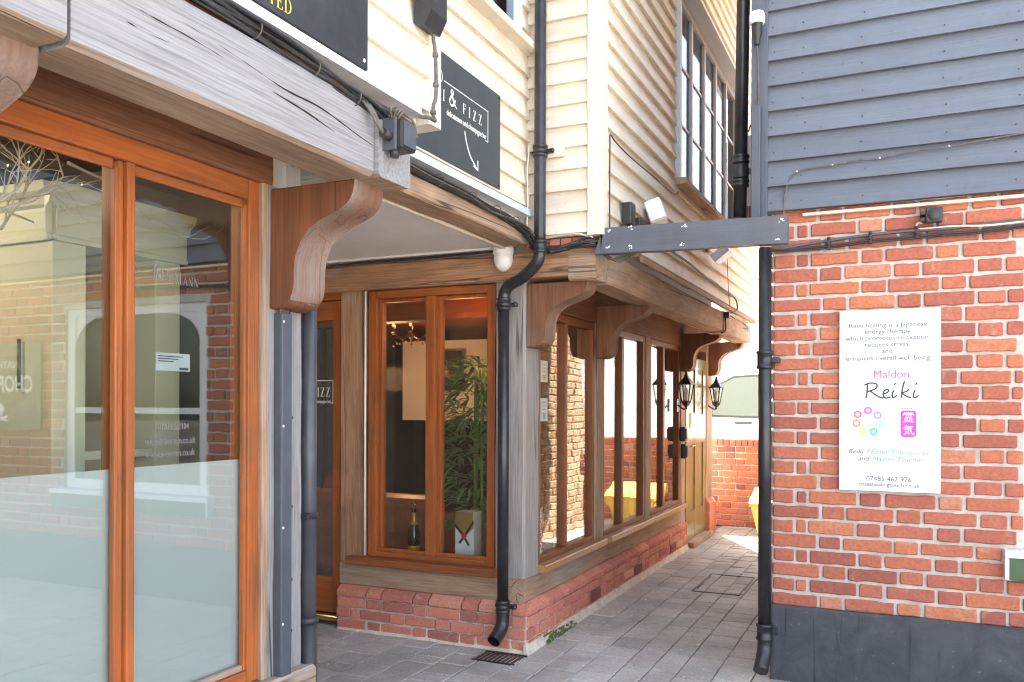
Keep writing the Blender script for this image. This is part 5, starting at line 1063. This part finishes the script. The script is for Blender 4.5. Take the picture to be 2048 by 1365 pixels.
mb = MB(); mb.extr([(16.95, 4.6), (16.95, 4.7), (19.3, 5.6), (21.2, 4.7), (21.2, 4.6)], -9.2, 6.2, 'yzx'); part('roof', mb, M['roof'], t)
wf = part('window', frame_mb('x', 17.25, -1, .1, 2.0, 3.2, 1.2, 2.6, .06, .06, .06, .06), M['whitepaint'], t); part('glass_pane', pane_mb('x', 17.3, 2.06, 3.14, 1.26, 2.54), M['vanglass'], wf)

# ================================================================== THINGS BEHIND THE GLASS
# champagne bottle
t = thing('champagne_bottle', (-3.0, 4.93, .49), 'dark green champagne bottle with an orange label standing on the window sill', 'bottle')
c = (-3.0, 4.93, .49); M['bottleglass'] = plain('bottle_glass', (.01, .025, .015), .08, var=.1, bumpv=0, spec=.9, coat=.5); M['orangelabel'] = plain('orange_label', (.80, .33, .02), .45, var=.03, bumpv=0); M['goldfoil'] = plain('gold_foil', (.62, .42, .14), .35, .8, var=.15, bumpv=.1)
mb = MB(); mb.lathe([(.038, 0), (.042, .004), (.0425, .13), (.040, .155), (.030, .185), (.019, .215), (.0155, .235), (.0145, .262)], c, 22); part('body', mb, M['bottleglass'], t)
mb = MB(); mb.lathe([(.0430, .012), (.0435, .014), (.0435, .062), (.0430, .064)], c, 22); part('label', mb, M['orangelabel'], t)
mb = MB(); mb.lathe([(.0205, .212), (.017, .235), (.016, .265), (.016, .285)], c, 18); part('foil', mb, M['goldfoil'], t)
mb = MB(); mb.lathe([(.024, .200), (.0265, .206), (.0265, .216), (.022, .222)], c, 18); part('neck_label', mb, M['orangelabel'], t)
mb = MB(); mb.lathe([(.0165, .285), (.0175, .29), (.0175, .305), (.014, .312)], c, 16); part('cap', mb, M['plastic'], t)
mb = MB(); mb.tube(smooth([(c[0], c[1], .80), (c[0]-.012, c[1], .815), (c[0]+.012, c[1], .828), (c[0]-.01, c[1], .842), (c[0]+.008, c[1], .855)], 5), .003, 6); part('charm', mb, M['brass'], t)
# gift box
t = thing('gift_box', (-2.60, 4.95, .49), 'white gift box with a gold top and a black ribbon crossed over a red seal', 'gift box')
gx0, gx1, gy0, gy1 = -2.672, -2.535, 4.905, 5.02
mb = MB(); mb.bbox(gx0, gx1, gy0, gy1, .49, .80, .004); part('box', mb, M['signwhite'], t)
mb = MB(); flat(mb, [(gx0+.002, .80), (gx0+.002, .70), ((gx0+gx1)/2, .635), (gx1-.002, .70), (gx1-.002, .80)], (0, gy0-.0005, 0), UX, UZ); part('gold_panel', mb, M['goldfoil'], t)
mb = MB(); gm = (gx0+gx1)/2
stroke(mb, [(gx0, .715), (gm, .640), (gm+.035, .585)], .016, (0, gy0-.002, 0), UX, UZ, 1, False); stroke(mb, [(gx1, .74), (gm, .640), (gm-.035, .595)], .016, (0, gy0-.0025, 0), UX, UZ, 1, False); part('ribbon', mb, M['signblack'], t)
mb = MB(); mb.tube([(gm, gy0-.003, .645), (gm, gy0-.009, .645)], .019, 16); M['seal'] = plain('red_seal', (.62, .05, .03), .4, bumpv=0); part('seal', mb, M['seal'], t)
# bamboo
t = thing('bamboo_plant', (-2.70, 5.32, .08), 'tall green bamboo plant with narrow leaves behind the front window', 'plant')
M['leaf'] = plain('bamboo_leaf', (.21, .40, .14), .42, var=.45, scale=14, bumpv=.05); M['cane'] = plain('bamboo_cane', (.20, .36, .055), .4, var=.2, scale=10, bumpv=.05); M['pot'] = plain('dark_pot', (.05, .04, .04), .4, bumpv=.05)
mb = MB(); stems = [(-2.735, 5.32, .0), (-2.70, 5.34, .01), (-2.67, 5.30, -.01), (-2.76, 5.36, .02)]; rg = random.Random(5); tops = []
for x, y, ln in stems:
    pts = [(x+ln*h*.8+noise.noise(Vector((x*9, h, 1)))*.012, y+noise.noise(Vector((y*7, h, 4)))*.012, .15+h) for h in [i*.1 for i in range(17)]]
    mb.tube(pts, [.0095 if i % 2 else .011 for i in range(17)], 8); tops.append(pts)
part('cane', mb, M['cane'], t)
mb = MB()
def leaf(p, d, L, W, droop):
    d = Vector(d).normalized(); s = d.cross(Vector((0, 0, 1)))
    s = (s.normalized() if s.length > .1 else Vector((1, 0, 0)))*W; P = Vector(p); prev = None
    for i, (f, wf_) in enumerate(((0, .12), (.25, .85), (.5, 1), (.75, .62), (1, .03))):
        q = P+d*L*f-Vector((0, 0, 1))*droop*L*f*f; m_ = Vector((0, 0, .22*W*wf_)); ring = mb.add([q-s*wf_+m_, q-m_*.3, q+s*wf_+m_])
        if prev is not None:
            mb.face((prev, prev+1, ring+1, ring)); mb.face((prev+1, prev+2, ring+2, ring+1))
        prev = ring
for k in range(200):
    pts = rg.choice(tops); i = rg.randint(5, 16); b0 = Vector(pts[i]); a = rg.uniform(0, 6.283); out = Vector((math.cos(a), math.sin(a)*.7, rg.uniform(-.1, .5))); tip = b0+out*rg.uniform(.06, .22)
    if tip.x > -2.42: tip.x = -2.42-rg.random()*.1
    if tip.y < 4.95: tip.y = 4.95+rg.random()*.1
    for j in range(rg.randint(4, 7)):
        aa = a+rg.uniform(-1., 1.); mb.tint = rg.random(); leaf(tip, (math.cos(aa), math.sin(aa)*.8, rg.uniform(-.1, .7)), rg.uniform(.12, .22), rg.uniform(.009, .016), rg.uniform(.15, .7))
part('foliage', mb, M['leaf'], t)
mb = MB(); mb.lathe([(.09, .085), (.12, .10), (.14, .38), (.15, .40), (.13, .40), (.12, .37), (.01, .37)], (-2.71, 5.33, 0), 24); part('pot', mb, M['pot'], t)
# sofa
t = thing('leather_sofa', (-3.9, 6.1, .08), 'brown leather sofa inside the front window', 'sofa')
M['leather'] = plain('brown_leather', (.45, .16, .075), .38, var=.25, scale=9, bumpv=.2)
mb = MB(); mb.bbox(-4.7, -3.3, 5.75, 6.45, .12, .46, .05); part('base', mb, M['leather'], t)
mb = MB(); mb.bbox(-4.68, -4.0, 5.72, 5.98, .40, .79, .09); mb.bbox(-3.99, -3.32, 5.72, 5.98, .40, .78, .09); part('backrest', mb, M['leather'], t)
for x in (-4.78, -3.36):
    mb = MB(); mb.bbox(x, x+.16, 5.72, 6.45, .12, .62, .06); part('armrest', mb, M['leather'], t)
mb = MB(); mb.bbox(-4.62, -3.35, 5.99, 6.5, .44, .56, .05); part('seat', mb, M['leather'], t)
t = thing('red_cushion', (-4.3, 6.15, .56), 'red cushion leaning on the brown sofa', 'cushion')
mb = MB(); mb.ball((-4.42, 6.08, .76), .2, 14, 9, (1, .45, 1)); part('cover', mb, M['seal'], t)
# chandelier
t = thing('chandelier', (-3.87, 6.3, 2.1), 'small crystal chandelier with glowing bulbs seen through the front window', 'chandelier')
mb = MB(); mb.tube([(-3.87, 6.3, 2.36), (-3.87, 6.3, 2.10)], .01, 8); mb.ball((-3.87, 6.3, 2.1), .03)
bl = MB(); cr = MB()
for k in range(6):
    a = k*math.pi/3; x, y = -3.87+.17*math.cos(a), 6.3+.17*math.sin(a)
    mb.tube(smooth([(-3.87, 6.3, 2.12), (-3.87+.08*math.cos(a), 6.3+.08*math.sin(a), 2.07), (x, y, 2.11)], 5), .006, 6); mb.lathe([(.02, 2.11), (.012, 2.125), (.010, 2.16)], (x, y, 0), 8); bl.ball((x, y, 2.18), .013, 8, 6, (1, 1, 1.6))
    for j in range(5): cr.ball((-3.87+(.05+.03*j)*math.cos(a), 6.3+(.05+.03*j)*math.sin(a), 2.05-.012*j+.02*(j % 2)), .009, 6, 4)
part('arm', mb, M['brass'], t); part('bulb', bl, emit('warm_bulb', (1, .62, .28), .22), t); part('crystal', cr, M['brass'], t)
# portrait
t = thing('portrait_painting', (-4.40, 7.93, 1.7), 'dark painted portrait of a seated figure hanging on the pale wall panel', 'painting')
mb = MB(); mb.bbox(-4.56, -4.25, 7.905, 7.935, 1.66, 2.07, .004); part('canvas', mb, plain('dark_canvas', (.012, .010, .010), .5, var=.4, scale=6, bumpv=0), t)
mb = MB(); O = (-4.42, 7.904, 1.86)
flat(mb, [(.028*math.cos(a*.5236), .036*math.sin(a*.5236)) for a in range(12)], O, UX, UZ); part('painted_face', mb, plain('painted_skin', (.55, .28, .16), .6, bumpv=0), t)
mb = MB(); flat(mb, [(-.06, -.045), (-.03, -.03), (.03, -.03), (.06, -.05), (.03, -.07), (-.03, -.07)], O, UX, UZ); part('painted_collar', mb, plain('painted_lace', (.45, .36, .26), .6, bumpv=0), t)
# curtain
t = thing('dark_curtain', (-4.0, 7.2, 1.2), 'dark curtain hanging beside the sofa inside the front window', 'curtain')
mb = MB(); pr = [(-6.03+i*.03, 7.3+.03*math.sin(i*1.3)) for i in range(34)]
n0 = mb.add([(x, y, .1) for x, y in pr]+[(x, y, 2.3) for x, y in pr]+[(x, y+.008, .1) for x, y in pr]+[(x, y+.008, 2.3) for x, y in pr])
for i in range(33): mb.face((n0+i, n0+i+1, n0+34+i+1, n0+34+i)); mb.face((n0+68+i, n0+102+i, n0+102+i+1, n0+68+i+1))
part('cloth', mb, plain('black_cloth', (.02, .02, .02), .9, bumpv=.1), t)
# notices and banner in the first alley window
for z0, z1, lb in ((1.65, 1.79, 'upper menu notice stuck in the alley window next to the oak corner post'), (1.395, 1.545, 'lower menu notice with a small picture stuck in the alley window')):
    t = thing('window_notice', (-2.157, 5.14, z0), lb, 'notice'); mb = MB(); mb.box(-2.1455, -2.1415, 5.085, 5.20, z0, z1); part('paper', mb, M['signwhite'], t)
    mb = MB()
    for k in range(4): flat(mb, rc(-.035+.006*(k % 2), .035-.008*(k % 3), (z1-z0)*.8-k*.024, (z1-z0)*.8-k*.024+.006), (-2.1413, 5.142, z0), UY, UZ)
    flat(mb, rc(-.02, .02, .015, .045), (-2.1413, 5.142, z0), UY, UZ); part('printing', mb, M['goldfoil'] if z0 > 1.5 else M['inkblue'], t)
t = thing('red_banner', (-2.17, 5.09, .54), 'narrow dark red banner with white vertical capitals in the alley window', 'banner')
mb = MB(); mb.box(-2.156, -2.150, 5.055, 5.155, .50, .835); part('board', mb, plain('dark_red', (.20, .02, .03), .5, bumpv=0), t)
text('lettering', 'BOLLINGER', .062, (-2.1495, 5.125, .675), (0, 0, 1), (0, -1, 0), M['letter'], t, 'CENTER', .92)
# shop window things
t = thing('cream_cabinet', (-2.95, 2.2, .33), 'cream panelled cabinet with a moulded cornice behind the shop glass', 'cabinet')
M['creamgloss'] = plain('cream_gloss', (.66, .62, .44), .35, var=.03, scale=3, bumpv=.02)
ky0, ky1, kx = 1.945, 2.50, -2.60
mb = MB(); mb.bbox(-3.3, kx, ky0, ky0+.13, .33, 2.05, .004); mb.bbox(-3.3, kx, ky1-.12, ky1, .33, 2.05, .004); mb.bbox(-3.3, -3.25, ky0+.13, ky1-.12, .33, 2.05, .004); part('body', mb, M['creamgloss'], t)
mb = MB(); P = [(0, 2.05), (.012, 2.05), (.012, 2.065), (.005, 2.07), (.005, 2.16), (.02, 2.168), (.028, 2.19), (.05, 2.205), (.055, 2.22), (.06, 2.235), (0, 2.235)]
mb.extr([(kx+p, z) for p, z in P], ky0-.03, ky1+.03, 'xzy'); mb.extr([(ky0-p, z) for p, z in P], -3.3, kx+.03, 'yzx'); mb.box(-3.3, kx, ky0, ky1, 2.05, 2.23); part('cornice', mb, M['creamgloss'], t)
mb = MB(); mb.bbox(kx-.055, kx-.015, ky0+.131, ky1-.121, 1.30, 1.33, .003); mb.bbox(kx-.5, kx-.02, ky0+.131, ky1-.121, .62, .645, .003); part('shelf', mb, M['creamgloss'], t)
mb = MB(); mb.tube([(-2.75, ky0-.012, 1.55), (-2.75, ky0-.012, 1.72)], .006, 8); part('handle', mb, M['iron'], t)
t = thing('twig_garland', (-2.5, 1.6, 2.1), 'bare pale twigs with tiny fairy lights hanging behind the top of the shop glass', 'garland')
mb = MB(); led = MB(); rg = random.Random(8)
def twig(p, d, L, r, lv):
    pts = [Vector(p)]; dd = Vector(d)
    for i in range(5): dd = (dd+Vector((rg.uniform(-.25, .25), rg.uniform(-.25, .25), rg.uniform(-.28, .2)+(.35 if pts[-1].z < 2.13 else (-.2 if pts[-1].z > 2.3 else 0))))).normalized(); pts.append(pts[-1]+dd*L/5)
    mb.tube(pts, [r*(1-.14*i) for i in range(6)], 6)
    if lv:
        for i in (1, 2, 3, 4, 5):
            if rg.random() < .8: twig(pts[i], dd+Vector((rg.uniform(-.8, .8), rg.uniform(-.8, .8), rg.uniform(-.45, .45))), L*.5, r*.55, lv-1)
    elif rg.random() < .07: led.ball(pts[-1], .0028, 6, 5)
twig((-2.45, .9, 2.24), (-.05, 1, -.1), .75, .011, 3); twig((-2.35, 1.2, 2.26), (-.1, 1, -.05), .6, .010, 3); twig((-2.4, 1.85, 2.26), (0, 1, -.1), .42, .006, 2); twig((-2.5, 1.0, 2.15), (0, 1, 0), .5, .006, 3)
part('branch', mb, plain('pale_twig', (.62, .52, .40), .8, var=.2, bumpv=.1), t); part('fairy_light', led, emit('fairy_light', (1, .7, .3), .8), t)
t = thing('card_notice', (-2.155, 2.02, 1.63), 'small white card with a blue mark stuck inside the shop glass', 'notice')
mb = MB(); mb.box(-2.1355, -2.1340, 1.955, 2.095, 1.605, 1.662); part('card', mb, plain('card', (.5, .53, .56), .6, bumpv=0), t)
mb = MB()
for k in range(3): flat(mb, rc(.008, .11-.02*k, .045-k*.008, .048-k*.008), (-2.1340, 1.955, 1.605), UY, UZ)
flat(mb, rc(.095, .132, .004, .012), (-2.1340, 1.955, 1.605), UY, UZ); part('printing', mb, M['inkgrey'], t)
for nm, loc, en, col in (('shop_fill', (-3.1, 1.3, 2.40), 4.5, (1, .84, .62)), ('bar_lamp', (-4.5, 7.0, 1.75), 3.6, (1, .50, .22)), ('window_fill', (-2.75, 5.2, 2.02), 1.0, (1, .42, .16))):  # shop, window: added fills for cabinet and ceiling beam; bar: chandelier light, set apart
    l = bpy.data.lights.new(nm, 'POINT'); l.energy = en; l.color = col; l.shadow_soft_size = .12; o = bpy.data.objects.new(nm, l); C.objects.link(o); o.location = loc

# ================================================================== SMALL GROWTH AND LITTER
mb = MB(); rg = random.Random(21)
for k in range(170):
    x, y = rg.uniform(-3.6, -.75), rg.uniform(2.9, 9.5)
    if x < -2.0 and y > 4.6: continue
    s = rg.uniform(.003, .008); a = rg.uniform(0, 3); flat(mb, [(s*math.cos(a+q*1.26)*rg.uniform(.6, 1.2), s*math.sin(a+q*1.26)*rg.uniform(.6, 1.2)) for q in range(5)], (x, y, .0016), (1, 0, 0), (0, 1, 0), 1, .0012)
o = link('fallen_petals', mesh_from(mb, 'fallen_petals'), M['letter']); o['kind'] = 'stuff'
mb = MB()
for k in range(60):
    if k < 34: cx, cy = rg.choice(((-1.05, 4.35), (-1.25, 4.1), (-1.5, 4.25), (-1.1, 4.9), (-1.75, 4.5), (-1.0, 4.6), (-.85, 4.75), (-1.4, 4.7)))
    else: cx, cy = rg.uniform(-2.02, -1.98), rg.uniform(4.95, 6.0)
    cx += rg.gauss(0, .03); cy += rg.gauss(0, .05)
    for j in range(6):
        a = rg.uniform(0, 6.28); leaf((cx, cy, -.004), (math.cos(a), math.sin(a), rg.uniform(.5, 1.6)), rg.uniform(.012, .03), rg.uniform(.002, .004), .6)
o = link('joint_weeds', mesh_from(mb, 'joint_weeds'), M['weed'] if 'weed' in M else M['leaf']); o['kind'] = 'stuff'

mb = MB(); rg = random.Random(33)
for k in range(110):
    y = rg.uniform(4.92, 5.45); z = rg.uniform(.0, .055)*(1-(y-4.92)*.8); mb.ball((-2.058+rg.uniform(0, .02)-z*.1+(.018 if z < .02 else 0), y, z), rg.uniform(.006, .013), 6, 4, (.5, 1.3, .8))
M['moss'] = plain('moss', (.10, .14, .03), .95, var=.5, scale=30, bumpv=.4)
o = link('moss', mesh_from(mb, 'moss'), M['moss']); o['kind'] = 'stuff'
